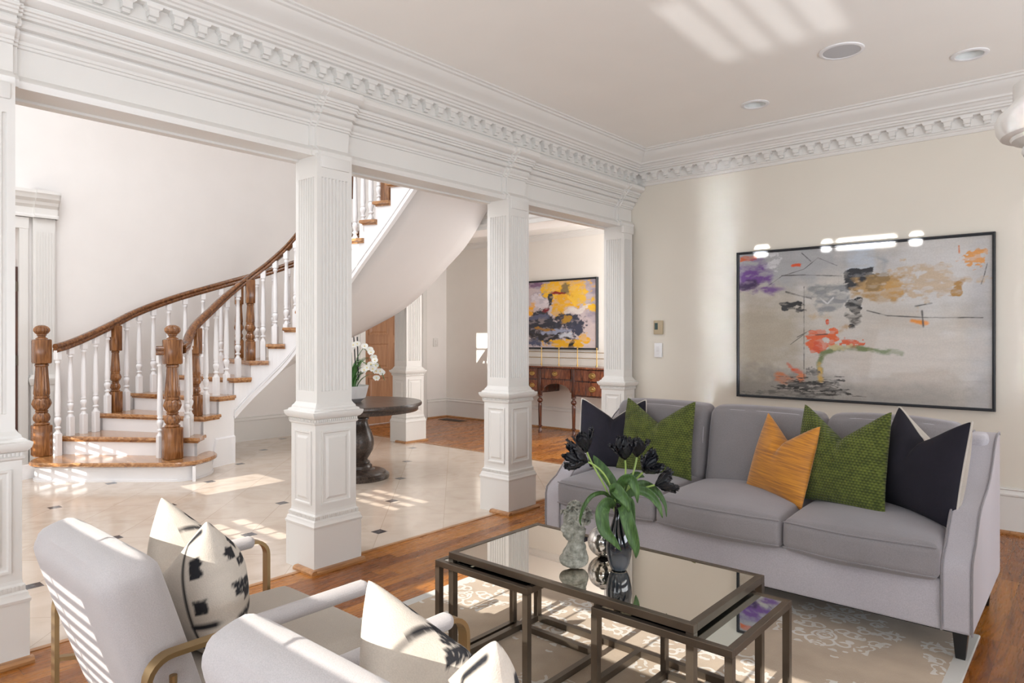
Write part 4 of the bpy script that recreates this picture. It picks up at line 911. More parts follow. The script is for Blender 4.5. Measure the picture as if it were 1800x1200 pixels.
def art1(u, v):
    global DRY
    DRY = None
    n = fbm(u, v, 3, 4, 5); n2 = fbm(u, v, 11, 14, 4); n3 = fbm(u*0.5, v*2.5, 21, 16, 4)
    C = np.ones(u.shape+(3,))*np.array(lin((196, 191, 184)))
    C = blend(C, (n-0.42)*4, (178, 170, 158), 0.6); C = blend(C, (n2-0.55)*5, (205, 203, 201), 0.6)
    C = blend(C, blob(u, v, 0.18, 0.06, 0.45, 0.16, 0, 0.4, 0.8, 5), (158, 160, 164), 0.8)
    C = blend(C, blob(u, v, 0.08, 0.62, 0.22, 0.34, 0, 0.4, 0.9, 6), (166, 154, 132), 0.75)
    C = blend(C, blob(u, v, 0.18, 0.95, 0.32, 0.12, 0, 0.5, 0.8, 7), (128, 124, 118), 0.8)
    C = blend(C, blob(u, v, 0.60, 0.95, 0.32, 0.08, 0, 0.5, 0.9, 8), (160, 156, 150), 0.7)
    C = blend(C, blob(u, v, 0.82, 0.20, 0.16, 0.22, 0, 0.4, 0.9, 9), (204, 203, 203), 0.8)
    C = blend(C, blob(u, v, 0.97, 0.6, 0.05, 0.5, 0, 0.3, 0.9, 10), (172, 172, 176), 0.6)
    C = blend(C, blob(u, v, 0.68, 0.68, 0.25, 0.2, 0, 0.4, 0.9, 12), (200, 190, 180), 0.8)
    DRY = np.clip((fbm(u*0.8, v*1.5, 71, 30, 5)-0.5)*5+0.65, 0, 1)
    C = blend(C, rectb(u, v, 0.0, 0.085, 0.012, 0.05, 0.01, 0.006, 2), (204, 98, 48), 0.9)
    C = blend(C, blob(u, v, 0.16, 0.07, 0.035, 0.05, 0, 1.0, 0.3, 14, 20), (205, 205, 207), 0.8)
    C = blend(C, blob(u, v, 0.06, 0.17, 0.085, 0.10, 0.1, 0.7, 0.9, 15), (108, 68, 140)); C = blend(C, blob(u, v, 0.13, 0.25, 0.06, 0.05, 0.3, 0.8, 0.9, 16), (112, 78, 138), 0.9)
    C = blend(C, blob(u, v, 0.035, 0.22, 0.04, 0.03, 0, 0.8, 0.6, 17), (58, 34, 78), 0.9)
    C = blend(C, rectb(u, v, 0.238, 0.285, 0.09, 0.115, 0.01, 0.006, 4), (212, 78, 30))
    C = blend(C, rectb(u, v, 0.47, 0.60, 0.0, 0.17, 0.01, 0.02, 5), (182, 190, 200), 0.8)
    C = blend(C, rectb(u, v, 0.60, 0.64, 0.08, 0.22, 0.02, 0.02, 15), (150, 155, 162), 0.8)
    C = blend(C, rectb(u, v, 0.468, 0.592, 0.145, 0.235, 0.02, 0.005, 6), (34, 36, 42)); C = blend(C, blob(u, v, 0.51, 0.25, 0.045, 0.035, -0.2, 0.9, 0.2, 18, 14), (38, 40, 46))
    C = blend(C, rectb(u, v, 0.485, 0.56, 0.175, 0.195, 0.03, 0.02, 31), (140, 142, 150), 0.7)
    C = blend(C, blob(u, v, 0.60, 0.27, 0.09, 0.085, -0.2, 0.7, 0.35, 19, 8), (176, 142, 92), 0.9); C = blend(C, blob(u, v, 0.60, 0.24, 0.04, 0.06, 0, 0.8, 0.25, 20, 12), (140, 112, 66), 0.8)
    C = blend(C, blob(u, v, 0.655, 0.29, 0.035, 0.05, 0.3, 0.8, 0.3, 22, 12), (190, 148, 84), 0.8); C = blend(C, blob(u, v, 0.78, 0.26, 0.12, 0.10, -0.2, 1.2, 0.3, 23, 12), (190, 158, 112), 0.55)
    C = blend(C, blob(u, v, 0.885, 0.30, 0.016, 0.06, 0.2, 0.9, 0.3, 24, 14), (172, 130, 66), 0.9)
    C = blend(C, blob(u, v, 0.945, 0.12, 0.035, 0.045, 0, 1.4, 0.2, 25, 22), (214, 150, 80), 0.9); C = blend(C, line(u, v, [(0.892, 0.05), (0.893, 0.09)], 0.004), (216, 120, 50))
    C = blend(C, blob(u, v, 0.36, 0.27, 0.09, 0.045, 0, 0.8, 0.5, 26), (134, 136, 136), 0.9); C = blend(C, blob(u, v, 0.41, 0.36, 0.05, 0.08, 0.4, 0.8, 0.4, 27), (138, 140, 142), 0.85)
    C = blend(C, blob(u, v, 0.235, 0.38, 0.042, 0.035, 0.2, 0.9, 0.2, 28, 14), (32, 33, 36)); C = blend(C, blob(u, v, 0.28, 0.41, 0.025, 0.012, 0.2, 1.2, 0.3, 38, 20), (60, 60, 60), 0.9)
    C = blend(C, blob(u, v, 0.515, 0.39, 0.032, 0.055, 0, 0.8, 0.15, 29, 14), (30, 32, 36)); C = blend(C, blob(u, v, 0.50, 0.45, 0.025, 0.05, 0, 1.0, 0.5, 39, 14), (70, 66, 62), 0.8); C = blend(C, blob(u, v, 0.505, 0.52, 0.012, 0.022, 0, 0.9, 0.2, 40, 20), (40, 40, 42))
    C = blend(C, rectb(u, v, 0.32, 0.43, 0.42, 0.475, 0.03, 0.03, 32), (188, 160, 118), 0.7); C = blend(C, rectb(u, v, 0.445, 0.50, 0.51, 0.56, 0.02, 0.02, 33), (176, 140, 94), 0.7)
    C = blend(C, blob(u, v, 0.355, 0.60, 0.045, 0.060, 0.2, 0.9, 0.15, 34, 12), (214, 92, 38)); C = blend(C, blob(u, v, 0.42, 0.58, 0.024, 0.06, 0.2, 1.0, 0.15, 35, 16), (216, 96, 42))
    C = blend(C, blob(u, v, 0.50, 0.62, 0.05, 0.028, 0, 1.2, 0.15, 36, 22), (208, 92, 52), 0.95); C = blend(C, blob(u, v, 0.36, 0.66, 0.018, 0.035, 0, 0.8, 0.2, 37, 16), (206, 78, 36)); C = blend(C, blob(u, v, 0.40, 0.49, 0.008, 0.02, 0, 0.6, 0.2, 41), (206, 78, 36))
    C = blend(C, line(u, v, [(0.37, 0.82), (0.366, 0.76), (0.38, 0.70), (0.44, 0.665), (0.52, 0.66), (0.60, 0.675), (0.69, 0.69)], 0.018, 7, 0.6), (112, 124, 78), 0.95)
    C = blend(C, line(u, v, [(0.366, 0.77), (0.372, 0.88)], 0.018, 8, 0.3), (196, 160, 84), 0.95); C = blend(C, blob(u, v, 0.45, 0.655, 0.05, 0.02, 0, 1.0, 0.3, 52, 20), (190, 176, 132), 0.8)
    C = blend(C, line(u, v, [(0.23, 0.775), (0.25, 0.81), (0.29, 0.83)], 0.014, 9, 0.4), (204, 84, 40)); C = blend(C, blob(u, v, 0.20, 0.87, 0.045, 0.035, 0.4, 0.8, 0.6, 42), (186, 112, 68), 0.85); C = blend(C, blob(u, v, 0.29, 0.88, 0.02, 0.03, 0, 0.8, 0.6, 53), (204, 122, 76), 0.8)
    C = blend(C, blob(u, v, 0.26, 0.925, 0.03, 0.02, 0, 1.0, 0.2, 43, 20), (36, 36, 36)); C = blend(C, blob(u, v, 0.34, 0.93, 0.11, 0.045, 0, 1.5, 0.15, 44, 30, (0.5, 2.4)), (54, 52, 50), 0.85); C = blend(C, blob(u, v, 0.34, 0.82, 0.025, 0.02, 0, 1.2, 0.3, 45, 30), (90, 88, 86), 0.8)
    C = blend(C, line(u, v, [(0.73, 0.49), (0.78, 0.505)], 0.013, 11, 0.4), (222, 140, 44)); C = blend(C, blob(u, v, 0.25, 0.98, 0.15, 0.02, 0, 1.3, 0.2, 46, 30, (0.5, 2)), (80, 78, 74), 0.6)
    for pts, w in (([(0.56, 0.42), (0.64, 0.455), (0.78, 0.47), (0.97, 0.475)], 0.004), ([(0.20, 0.165), (0.30, 0.17), (0.46, 0.19)], 0.004), ([(0.14, 0.23), (0.20, 0.17), (0.30, 0.13), (0.36, 0.06), (0.44, 0.12)], 0.0025), ([(0.30, 0.25), (0.30, 0.87)], 0.0028), ([(0.765, 0.43), (0.77, 0.53)], 0.006), ([(0.74, 0.40), (0.80, 0.385)], 0.005), ([(0.24, 0.64), (0.31, 0.56), (0.27, 0.59), (0.33, 0.54)], 0.0022), ([(0.985, 0.16), (0.975, 0.23), (0.965, 0.28)], 0.0025), ([(0.22, 0.28), (0.33, 0.33)], 0.006), ([(0.29, 0.02), (0.33, 0.08)], 0.003), ([(0.35, 0.575), (0.40, 0.57)], 0.004)):
        C = blend(C, line(u, v, pts, w, 13, 0.25), (66, 64, 62), 0.8)
    C = blend(C, line(u, v, [(0.37, 0.33), (0.40, 0.37), (0.425, 0.33)], 0.005), (205, 205, 205), 0.8)
    return C*(0.93+0.14*n3)[..., None]
def art2(u, v):
    global DRY
    DRY = np.clip((fbm(u*0.8, v*1.4, 77, 18, 4)-0.5)*5+0.7, 0, 1)
    n = fbm(u, v, 5, 4, 5); n2 = fbm(u*0.8, v, 15, 10, 4)
    C = np.ones(u.shape+(3,))*np.array(lin((196, 182, 184)))
    C = blend(C, (n-0.5)*6, (150, 142, 160), 0.7); C = blend(C, blob(u, v, 0.85, 0.85, 0.25, 0.2, 0, 0.4, 0.6, 1), (206, 190, 188)); C = blend(C, blob(u, v, 0.12, 0.03, 0.2, 0.05, 0, 0.6, 0.5, 2), (120, 86, 120), 0.8)
    C = blend(C, blob(u, v, 0.30, 0.22, 0.06, 0.13, 0.2, 0.8, 0.4, 3), (76, 92, 124)); C = blend(C, blob(u, v, 0.42, 0.12, 0.15, 0.13, 0, 0.7, 0.25, 4), (236, 184, 36)); C = blend(C, blob(u, v, 0.68, 0.10, 0.24, 0.12, 0.1, 0.6, 0.25, 5), (238, 180, 30)); C = blend(C, blob(u, v, 0.60, 0.28, 0.18, 0.14, 0.3, 0.8, 0.3, 6), (228, 168, 28))
    C = blend(C, blob(u, v, 0.78, 0.22, 0.14, 0.16, 0.5, 0.8, 0.3, 50), (238, 190, 60)); C = blend(C, blob(u, v, 0.92, 0.40, 0.09, 0.06, 0.1, 0.8, 0.3, 7), (240, 190, 50)); C = blend(C, blob(u, v, 0.55, 0.48, 0.10, 0.12, 0.6, 0.8, 0.3, 8), (226, 170, 34))
    C = blend(C, blob(u, v, 0.50, 0.18, 0.12, 0.022, 0.05, 0.7, 0.3, 9), (140, 26, 30)); C = blend(C, blob(u, v, 0.40, 0.30, 0.04, 0.10, 0.1, 1.0, 0.3, 10), (44, 48, 56)); C = blend(C, blob(u, v, 0.13, 0.42, 0.06, 0.12, 0.2, 0.7, 0.3, 11), (236, 168, 30)); C = blend(C, blob(u, v, 0.62, 0.12, 0.05, 0.10, 0.2, 1.0, 0.5, 51), (90, 92, 80), 0.7)
    C = blend(C, blob(u, v, 0.25, 0.32, 0.13, 0.09, 0.8, 0.8, 0.4, 12), (212, 204, 210)); C = blend(C, blob(u, v, 0.73, 0.44, 0.18, 0.05, -0.3, 0.9, 0.3, 13), (220, 212, 206)); C = blend(C, blob(u, v, 0.32, 0.44, 0.05, 0.03, -0.6, 0.7, 0.3, 14), (124, 26, 36))
    C = blend(C, blob(u, v, 0.28, 0.66, 0.34, 0.18, 0.1, 0.6, 0.25, 16), (44, 46, 58)); C = blend(C, blob(u, v, 0.68, 0.60, 0.20, 0.11, 0.1, 0.8, 0.3, 17), (52, 56, 72)); C = blend(C, blob(u, v, 0.30, 0.84, 0.30, 0.10, 0, 0.7, 0.3, 18), (40, 38, 42)); C = blend(C, blob(u, v, 0.74, 0.74, 0.10, 0.10, 0.5, 0.9, 0.3, 19), (60, 64, 84))
    C = blend(C, blob(u, v, 0.22, 0.54, 0.12, 0.035, -0.3, 0.9, 0.4, 20), (86, 92, 118)); C = blend(C, blob(u, v, 0.45, 0.76, 0.20, 0.03, -0.1, 0.9, 0.4, 21), (150, 156, 178)); C = blend(C, blob(u, v, 0.62, 0.82, 0.12, 0.035, 0, 0.9, 0.4, 52), (200, 204, 214)); C = blend(C, blob(u, v, 0.30, 0.72, 0.14, 0.02, 0.15, 0.9, 0.4, 22), (170, 120, 38), 0.9)
    C = blend(C, blob(u, v, 0.58, 0.94, 0.25, 0.055, 0, 0.8, 0.2, 23), (230, 172, 26)); C = blend(C, blob(u, v, 0.84, 0.86, 0.08, 0.05, 0.3, 0.8, 0.3, 24), (232, 172, 34)); C = blend(C, blob(u, v, 0.68, 0.96, 0.03, 0.09, 0.5, 0.9, 0.3, 25), (40, 40, 38)); C = blend(C, blob(u, v, 0.15, 0.92, 0.14, 0.06, 0, 0.8, 0.4, 26), (74, 82, 108)); C = blend(C, blob(u, v, 0.62, 0.58, 0.05, 0.05, 0, 1.0, 0.3, 27), (180, 136, 40))
    return C*(0.9+0.2*n2)[..., None]
def framed(name, label, x0, x1, z0, z1, ywall, art, nx, nz, fw=0.020):
    t = thing(name, label, 'painting', ((x0+x1)/2, ywall-0.004, z0))
    w, h = x1-x0, z1-z0
    c = painted('canvas', w-2*fw, h-2*fw, nx, nz, art, M['canvas'], t, 0.020); c.location = (0, 0, fw)
    mb = MB(); rg = []
    for d, o in ((0.0, 0.0), (0.0, -0.038), (0.004, -0.042), (fw*0.42, -0.042), (fw*0.55, -0.034), (fw-0.002, -0.032), (fw, -0.012)):
        rg.append([(-w/2+d, o, d), (w/2-d, o, d), (w/2-d, o, h-d), (-w/2+d, o, h-d)])
    mb.rings(rg, True, True, False); mb.build('frame', M['frame_black'], t, smooth=None)
    return t
framed('abstract_painting', 'wide pale abstract painting with purple and orange marks, black frame, above the sofa', -2.366, -0.540, 0.828, 2.066, 5.72, art1, 520, 350)
framed('abstract_painting', 'yellow and black abstract painting in a black frame above the hall sideboard', -6.62, -5.235, 1.155, 2.165, 7.86, art2, 300, 220, 0.025)

# ================================================================== SOFT FURNISHING BUILDERS
def soft_box(mb, lo, hi, r, puff=(0, 0, 0), seg=12, warp=None, mi=0):
    c = [(a+b_)/2 for a, b_ in zip(lo, hi)]; h = [(b_-a)/2 for a, b_ in zip(lo, hi)]
    def grid(hh):   # denser near the ends so rounded edges read
        t = [-1, -1+0.35*r/hh, -1+0.75*r/hh, -1+1.2*r/hh]; m = [(-1+1.2*r/hh)+(2-2.4*r/hh)*k/seg for k in range(1, seg)]
        return t+m+[-q for q in t[::-1]]
    G = [grid(q) for q in h]
    def P(p):
        q = [x*hh for x, hh in zip(p, h)]; inner = [max(-(hh-r), min(hh-r, x)) for x, hh in zip(q, h)]; d = [a-b_ for a, b_ in zip(q, inner)]
        l = math.sqrt(sum(x*x for x in d))
        if l > 1e-9 and sum(1 for x in d if abs(x) > 1e-9) >= 1: q = [i+x/l*min(r, max(abs(y) for y in d)) for i, x, y in zip(inner, d, d)]; q = [i+x/l*r if max(abs(y) for y in d) >= r-1e-6 else i+x for i, x in zip(inner, d)]
        a, b_, e = p
        f = [(1-b_*b_)*(1-e*e), (1-a*a)*(1-e*e), (1-a*a)*(1-b_*b_)]
        sg = [a, b_, e]
        q = [x+puff[i]*math.sqrt(max(0, f[i]))*sg[i] for i, x in enumerate(q)]
        q = [x+cc for x, cc in zip(q, c)]
        return tuple(warp(*q)) if warp else tuple(q)
    for ax in range(3):
        o1, o2 = (ax+1) % 3, (ax+2) % 3
        for sgn in (-1, 1):
            vs_ = []
            for j in G[o2]:
                for i in G[o1]:
                    p = [0, 0, 0]; p[ax] = sgn; p[o1] = i; p[o2] = j; vs_.append(P(p))
            n1, n2 = len(G[o1]), len(G[o2])
            fs = [(j*n1+i, j*n1+i+1, (j+1)*n1+i+1, (j+1)*n1+i) for j in range(n2-1) for i in range(n1-1)]
            if sgn < 0: fs = [f[::-1] for f in fs]
            mb.add(vs_, fs, mi)
    return mb
def weld(o, d=0.0004):
    bm = bmesh.new(); bm.from_mesh(o.data); bmesh.ops.remove_doubles(bm, verts=bm.verts, dist=d); bmesh.ops.recalc_face_normals(bm, faces=bm.faces); bm.to_mesh(o.data); bm.free(); o.data.shade_smooth(); return o
def wrinkle(x, y, z, f=9, a=0.004):
    from mathutils import noise
    v = noise.noise_vector(Vector((x, y, z))*f); return Vector((x, y, z))+v*a
def pillow(name, label, w, h, T, chop, mf, mback, loc, yaw, tilt, roll=0.0, piping=None, group=None, n=64, seed=1, dent=0.30, paintfun=None, chopu=0.0, cat='pillow'):
    """front faces -Y in the local frame, origin at the middle of the bottom edge"""
    from mathutils import noise
    t = thing(name, label, cat, loc, 0, group)
    t.rotation_euler = (Matrix.Rotation(yaw, 4, 'Z') @ Matrix.Rotation(tilt, 4, 'X') @ Matrix.Rotation(roll, 4, 'Y')).to_euler()
    def S(u, v, side):
        uu = u*(1-0.085*(1-v*v)**1.0*abs(u)**0.5); vv = v*(1-0.085*(1-u*u)*abs(v)**0.5)
        x = w/2*uu; z = h/2*vv
        k = max(0.0, (v+0.25)/1.25)
        g = math.exp(-((u-chopu)/dent)**2); gv = max(0.0, 1-abs(u-chopu)/0.97)**1.25
        z -= chop*(k**2.0)*gv
        x *= 1-0.10*k*k
        th = T*((1-u*u)*(1-v*v)+1e-9)**0.5*0.5
        th *= 1-0.45*(k**2)*math.exp(-((u-chopu)/0.10)**2)
        y = -side*th
        if side > 0: y += 0.030*(k**1.5)*math.exp(-((u-chopu)/0.12)**2)
        wv = noise.noise_vector(Vector((x*7+seed, side*3, z*7)))*0.006*((1-u*u)*(1-v*v))**0.3
        fold = 0.006*math.sin((abs(u-chopu)*14+z*30))*max(0, k-0.2)*g*(1-abs(v))**0.3
        return (x+wv.x, y+wv.y+fold*side, z+wv.z+h/2)
    us = [math.sin(PI/2*(-1+2*i/n)) for i in range(n+1)]
    mb = MB()
    for side, mi in ((1, 0), (-1, 1)):
        vs_ = [S(u, v, side) for v in us for u in us]
        fs = [(j*(n+1)+i, j*(n+1)+i+1, (j+1)*(n+1)+i+1, (j+1)*(n+1)+i) for j in range(n) for i in range(n)]
        if side < 0: fs = [f[::-1] for f in fs]
        mb.add(vs_, fs, mi)
    body = mb.build('cover', [mf, mback], t, smooth=None, recalc=False)
    if paintfun:
        U, V = np.meshgrid(us, us); buf = np.ones((2*(n+1)**2, 4), np.float32)
        for k, side in enumerate((1, -1)):
            buf[k*(n+1)**2:(k+1)*(n+1)**2, :3] = paintfun(U*0.5+0.5, V*0.5+0.5, side).reshape(-1, 3)
        at = body.data.color_attributes.new('paint', 'FLOAT_COLOR', 'POINT'); at.data.foreach_set('color', buf.ravel())
        body.data.shade_smooth()
    else: weld(body)
    if piping:
        ring = [(u, -1) for u in us[:-1]]+[(1, v) for v in us[:-1]]+[(u, 1) for u in us[::-1][:-1]]+[(-1, v) for v in us[::-1][:-1]]
        pts = [S(u, v, 1) for u, v in ring][::2]; mb = MB(); mb.tube(pts, 0.0045, 8, True); p = mb.build('piping', piping, t, smooth=60); 
    return t

# ================================================================== SOFA
sofa = thing('sofa', 'long grey velvet sofa with scooped arms and tapered black legs', 'sofa')
SX0, SX1, SY0, SY1 = -2.567, -0.385, 3.27, 4.25
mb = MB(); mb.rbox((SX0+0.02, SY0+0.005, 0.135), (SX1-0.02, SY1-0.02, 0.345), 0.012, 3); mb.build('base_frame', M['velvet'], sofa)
mb = MB(); mb.box((SX0+0.06, SY0+0.06, 0.115), (SX1-0.06, SY1-0.06, 0.137)); mb.build('dust_cover', M['black_glaze'], sofa, smooth=None)
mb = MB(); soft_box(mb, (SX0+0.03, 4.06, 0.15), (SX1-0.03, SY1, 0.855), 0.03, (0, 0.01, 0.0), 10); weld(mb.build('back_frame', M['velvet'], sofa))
AP = [(3.275, 0.135), (3.268, 0.25), (3.270, 0.385), (3.282, 0.425), (3.32, 0.452), (3.38, 0.480), (3.43, 0.525), (3.49, 0.572), (3.56, 0.602), (3.66, 0.624), (3.77, 0.645), (3.87, 0.680), (3.96, 0.732), (4.05, 0.800), (4.12, 0.838), (4.19, 0.853), (4.25, 0.855), (4.262, 0.84), (4.262, 0.135)]
for x0, x1 in ((SX0, SX0+0.112), (SX1-0.112, SX1)):
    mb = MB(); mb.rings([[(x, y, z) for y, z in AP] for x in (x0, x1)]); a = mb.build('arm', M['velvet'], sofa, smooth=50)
    bv = a.modifiers.new('b', 'BEVEL'); bv.width = 0.014; bv.segments = 3; bv.limit_method = 'ANGLE'; bv.angle_limit = R(50)
    for x in (x0+0.003, x1-0.003):
        mb = MB(); mb.tube([(x, y-0.002, z+0.002) for y, z in AP[:-1]], 0.0045, 8); mb.build('welt', M['velvet_seat'], a, smooth=60)
for k, (x0, x1) in enumerate(((-2.455, -1.805), (-1.800, -1.137), (-1.132, -0.497))):
    def wp(x, y, z, x0=x0, x1=x1):
        u = (x-(x0+x1)/2)/((x1-x0)/2); y2 = y-0.028*(1-u*u)*max(0, (3.6-y)/0.4); return wrinkle(x, y2, z, 5, 0.004)
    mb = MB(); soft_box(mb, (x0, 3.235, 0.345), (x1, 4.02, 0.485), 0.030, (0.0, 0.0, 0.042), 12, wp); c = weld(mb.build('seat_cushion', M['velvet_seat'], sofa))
    for zz in (0.474, 0.36):
        pts = []
        for q in range(21):
            u = -1+2*q/20; x = (x0+x1)/2+u*(x1-x0)/2*0.975; pts.append(wp(x, 3.2395, zz+ (0.004 if zz > 0.4 else -0.002)))
        mb = MB(); mb.tube(pts, 0.0038, 8); mb.build('welt', M['velvet_seat'], c, smooth=60)
    def wb(x, y, z, x0=x0, x1=x1):
        u = (x-(x0+x1)/2)/((x1-x0)/2); y2 = y+(z-0.45)*0.22; z2 = z-0.010*abs(u)**3; return wrinkle(x, y2, z2, 6, 0.006)
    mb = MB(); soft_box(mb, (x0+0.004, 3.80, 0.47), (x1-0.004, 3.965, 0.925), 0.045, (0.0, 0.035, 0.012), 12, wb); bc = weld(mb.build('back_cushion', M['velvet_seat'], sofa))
    for sy in (-1,):
        ring = []
        cx_, cz_, hx_, hz_ = (x0+x1)/2, 0.6975, (x1-x0)/2-0.022, 0.2275-0.016
        for q in range(40):
            a = 2*PI*q/40; e = 0.28; X_ = cx_+hx_*math.copysign(abs(math.cos(a))**e, math.cos(a)); Z_ = cz_+hz_*math.copysign(abs(math.sin(a))**e, math.sin(a)); ring.append(wb(X_, 3.812, Z_))
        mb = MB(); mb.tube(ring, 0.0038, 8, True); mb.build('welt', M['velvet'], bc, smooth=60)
for (x, y) in ((-0.435, 3.345), (-0.435, 4.13), (-2.515, 3.345), (-2.515, 4.13)):
    mb = MB(); sy = -1 if y < 3.6 else 1
    mb.rings([[(x-a, y-a, z), (x+a, y-a, z), (x+a, y+a, z), (x-a, y+a, z)] for a, z in ((0.017, 0.013 if y < 3.6 else 0.0), (0.019, 0.03), (0.028, 0.138))]); mb.build('leg', M['black_glaze'], sofa, smooth=None)

# throw pillows on the sofa
pillow('throw_pillow', 'navy pillow with cream piping in the left corner of the sofa', 0.46, 0.45, 0.17, 0.11, M['navy'], M['linen_back'], (-2.335, 3.66, 0.500), R(28), R(-14), R(0), M['piping'], seed=1)
pillow('throw_pillow', 'green knitted pillow at the left end of the sofa, next to the navy one', 0.50, 0.47, 0.18, 0.13, M['green_knit'], M['green_knit'], (-2.055, 3.665, 0.500), R(5), R(-16), R(0), seed=2)
pillow('throw_pillow', 'mustard gold slub pillow leaning between the middle and right sofa seats', 0.44, 0.43, 0.15, 0.12, M['gold'], M['gold'], (-1.315, 3.62, 0.490), R(-30), R(-15), R(4), seed=3)
pillow('throw_pillow', 'green knitted pillow beside the mustard one on the right of the sofa', 0.50, 0.50, 0.18, 0.15, M['green_knit'], M['green_knit'], (-1.00, 3.60, 0.495), R(-14), R(-13), R(0), seed=4)
pillow('throw_pillow', 'navy pillow with a cream back against the right arm of the sofa', 0.48, 0.49, 0.24, 0.13, M['navy'], M['linen_back'], (-0.665, 3.66, 0.500), R(-38), R(-10), R(3), M['piping'], seed=5)

# ================================================================== ARMCHAIRS
def glyphs(u, v, side):
    C = np.ones(u.shape+(3,))*np.array((0.60, 0.54, 0.47))
    C = C*(0.94+0.12*fbm(u*3, v*3, 4, 6, 3))[..., None]
    ink = (0.012, 0.012, 0.016); m = np.full(u.shape, -9.0)
    if side < 0:      # back: plain linen with one patterned strip down its seam side
        m = np.maximum(line(u, v, [(0.115, 0.10), (0.115, 0.92)], 0.014, 3), line(u, v, [(0.115, 0.34), (0.02, 0.34)], 0.020, 4)); m = np.maximum(m, line(u, v, [(0.115, 0.92), (0.03, 0.95)], 0.020, 6))
        for (a, b_, c, d) in ((0.02, 0.085, 0.42, 0.52), (0.02, 0.09, 0.14, 0.25), (0.02, 0.08, 0.66, 0.80)): m = np.maximum(m, rectb(u, v, a, b_, c, d, 0.01, 0.006, 5))
        m = np.clip(m, 0, 1)
        return C*(1-m[..., None])+np.array(ink)*m[..., None]
    for k, pts in enumerate(([(0.03, 0.02), (0.30, 0.02), (0.30, 0.98), (0.03, 0.98)], [(0.30, 0.30), (0.03, 0.30)], [(0.72, 0.02), (0.97, 0.02)], [(0.72, 0.02), (0.72, 0.36), (0.97, 0.36)], [(0.72, 0.98), (0.72, 0.62), (0.97, 0.62)], [(0.72, 0.80), (0.97, 0.80)])):
        m = np.maximum(m, line(u, v, pts, 0.026, 3+k))
    for (a, b_, c, d) in ((0.08, 0.22, 0.38, 0.52), (0.08, 0.22, 0.12, 0.22), (0.09, 0.24, 0.62, 0.70), (0.78, 0.92, 0.10, 0.22), (0.80, 0.92, 0.44, 0.54), (0.02, 0.10, 0.44, 0.55), (0.02, 0.11, 0.16, 0.28), (0.02, 0.10, 0.70, 0.80), (0.40, 0.60, 0.10, 0.30), (0.38, 0.62, 0.44, 0.52), (0.40, 0.48, 0.60, 0.95), (0.54, 0.62, 0.60, 0.95), (0.62, 0.76, 0.76, 0.92), (0.80, 0.92, 0.86, 0.94)):
        m = np.maximum(m, rectb(u, v, a, b_, c, d, 0.02, 0.008, 5))
    m = np.maximum(m, 1.2*(1-(np.abs(u-0.15)/0.07+np.abs(v-0.84)/0.10))*8)
    m = np.clip(m, 0, 1); fl = fbm(u*8, v*8, 31, 12, 2) > 0.72
    m = m*np.where(fl, 0.55, 1.0)
    return C*(1-m[..., None])+np.array(ink)*m[..., None]
def armchair(dx, label):
    t = thing('armchair', label, 'armchair', (dx-1.96, 0.95, 0.013))
    # local frame: x across, y forward, origin at seat centre on the floor
    ox, oy = -1.96, 0.95
    mb = MB(); soft_box(mb, (-0.29, -0.26, 0.30), (0.29, 0.385, 0.435), 0.040, (0, 0.006, 0.018), 10); weld(mb.build('seat', M['chair_seat'], t))
    def lean(x, y, z):
        # slab built upright then leaned back about its foot
        y0 = -0.205; a = R(17.5); dy, dz = y-y0, z-0.34; return (x, y0+dy*math.cos(a)-dz*math.sin(a), 0.34+dy*math.sin(a)+dz*math.cos(a))
    mb = MB(); soft_box(mb, (-0.287, -0.275, 0.33), (0.287, -0.140, 0.832), 0.048, (0.004, 0.008, 0.016), 12, lean); bk = weld(mb.build('backrest', M['chair_fabric'], t))
    for sx in (-1, 1):
        pts = [lean(sx*0.2845, -0.222, z) for z in (0.36, 0.5, 0.65, 0.76)]
        mb = MB(); mb.tube(pts, 0.002, 6); mb.build('seam', M['chair_seat'], bk, smooth=60)
        # flat metal bar loop
        path = [(-0.335, 0.0), (-0.335, 0.545)]+[(-0.335+0.055*(1-math.cos(a)), 0.545+0.055*math.sin(a)) for a in [PI/2*k/6 for k in range(1, 7)]]
        path += [(0.27, 0.60)]+[(0.27+0.055*math.sin(a), 0.545+0.055*math.cos(a)) for a in [PI/2*k/6 for k in range(1, 7)]]+[(0.325, 0.0)]
        rg = []
        for i, (y, z) in enumerate(path):
            a_, b_ = path[max(i-1, 0)], path[min(i+1, len(path)-1)]; ty, tz = b_[0]-a_[0], b_[1]-a_[1]; l = math.hypot(ty, tz); ny, nz = -tz/l, ty/l
            x = sx*0.330; hw, ht = 0.0165, 0.006
            rg.append([(x-hw, y-ny*ht, z-nz*ht), (x+hw, y-ny*ht, z-nz*ht), (x+hw, y+ny*ht, z+nz*ht), (x-hw, y+ny*ht, z+nz*ht)])
        mb = MB(); mb.rings(rg); fr = mb.build('arm_frame', M['bronze_chair'], t, smooth=40)
        mb = MB(); soft_box(mb, (sx*0.330-0.024, -0.13, 0.580), (sx*0.330+0.024, 0.275, 0.622), 0.0195, (0, 0, 0), 8); weld(mb.build('arm_pad', M['chair_fabric'], fr))
        mb = MB(); mb.bar((sx*0.330, -0.20, 0.285), (sx*0.330, 0.325, 0.285), 0.020, 0.012); mb.bar((sx*0.330, -0.335, 0.40), (sx*0.26, -0.22, 0.40), 0.02, 0.012); mb.lathe([(0.009, 0), (0.009, 0.02)], 10, (sx*0.315, -0.27, 0.52)); mb.build('side_rail', M['bronze_chair'], t, smooth=None)
    mb = MB(); mb.bar((-0.33, 0.30, 0.285), (0.33, 0.30, 0.285), 0.020, 0.012); mb.bar((-0.33, -0.20, 0.285), (0.33, -0.20, 0.285), 0.020, 0.012); mb.build('cross_rail', M['bronze_chair'], t, smooth=None)
    return t
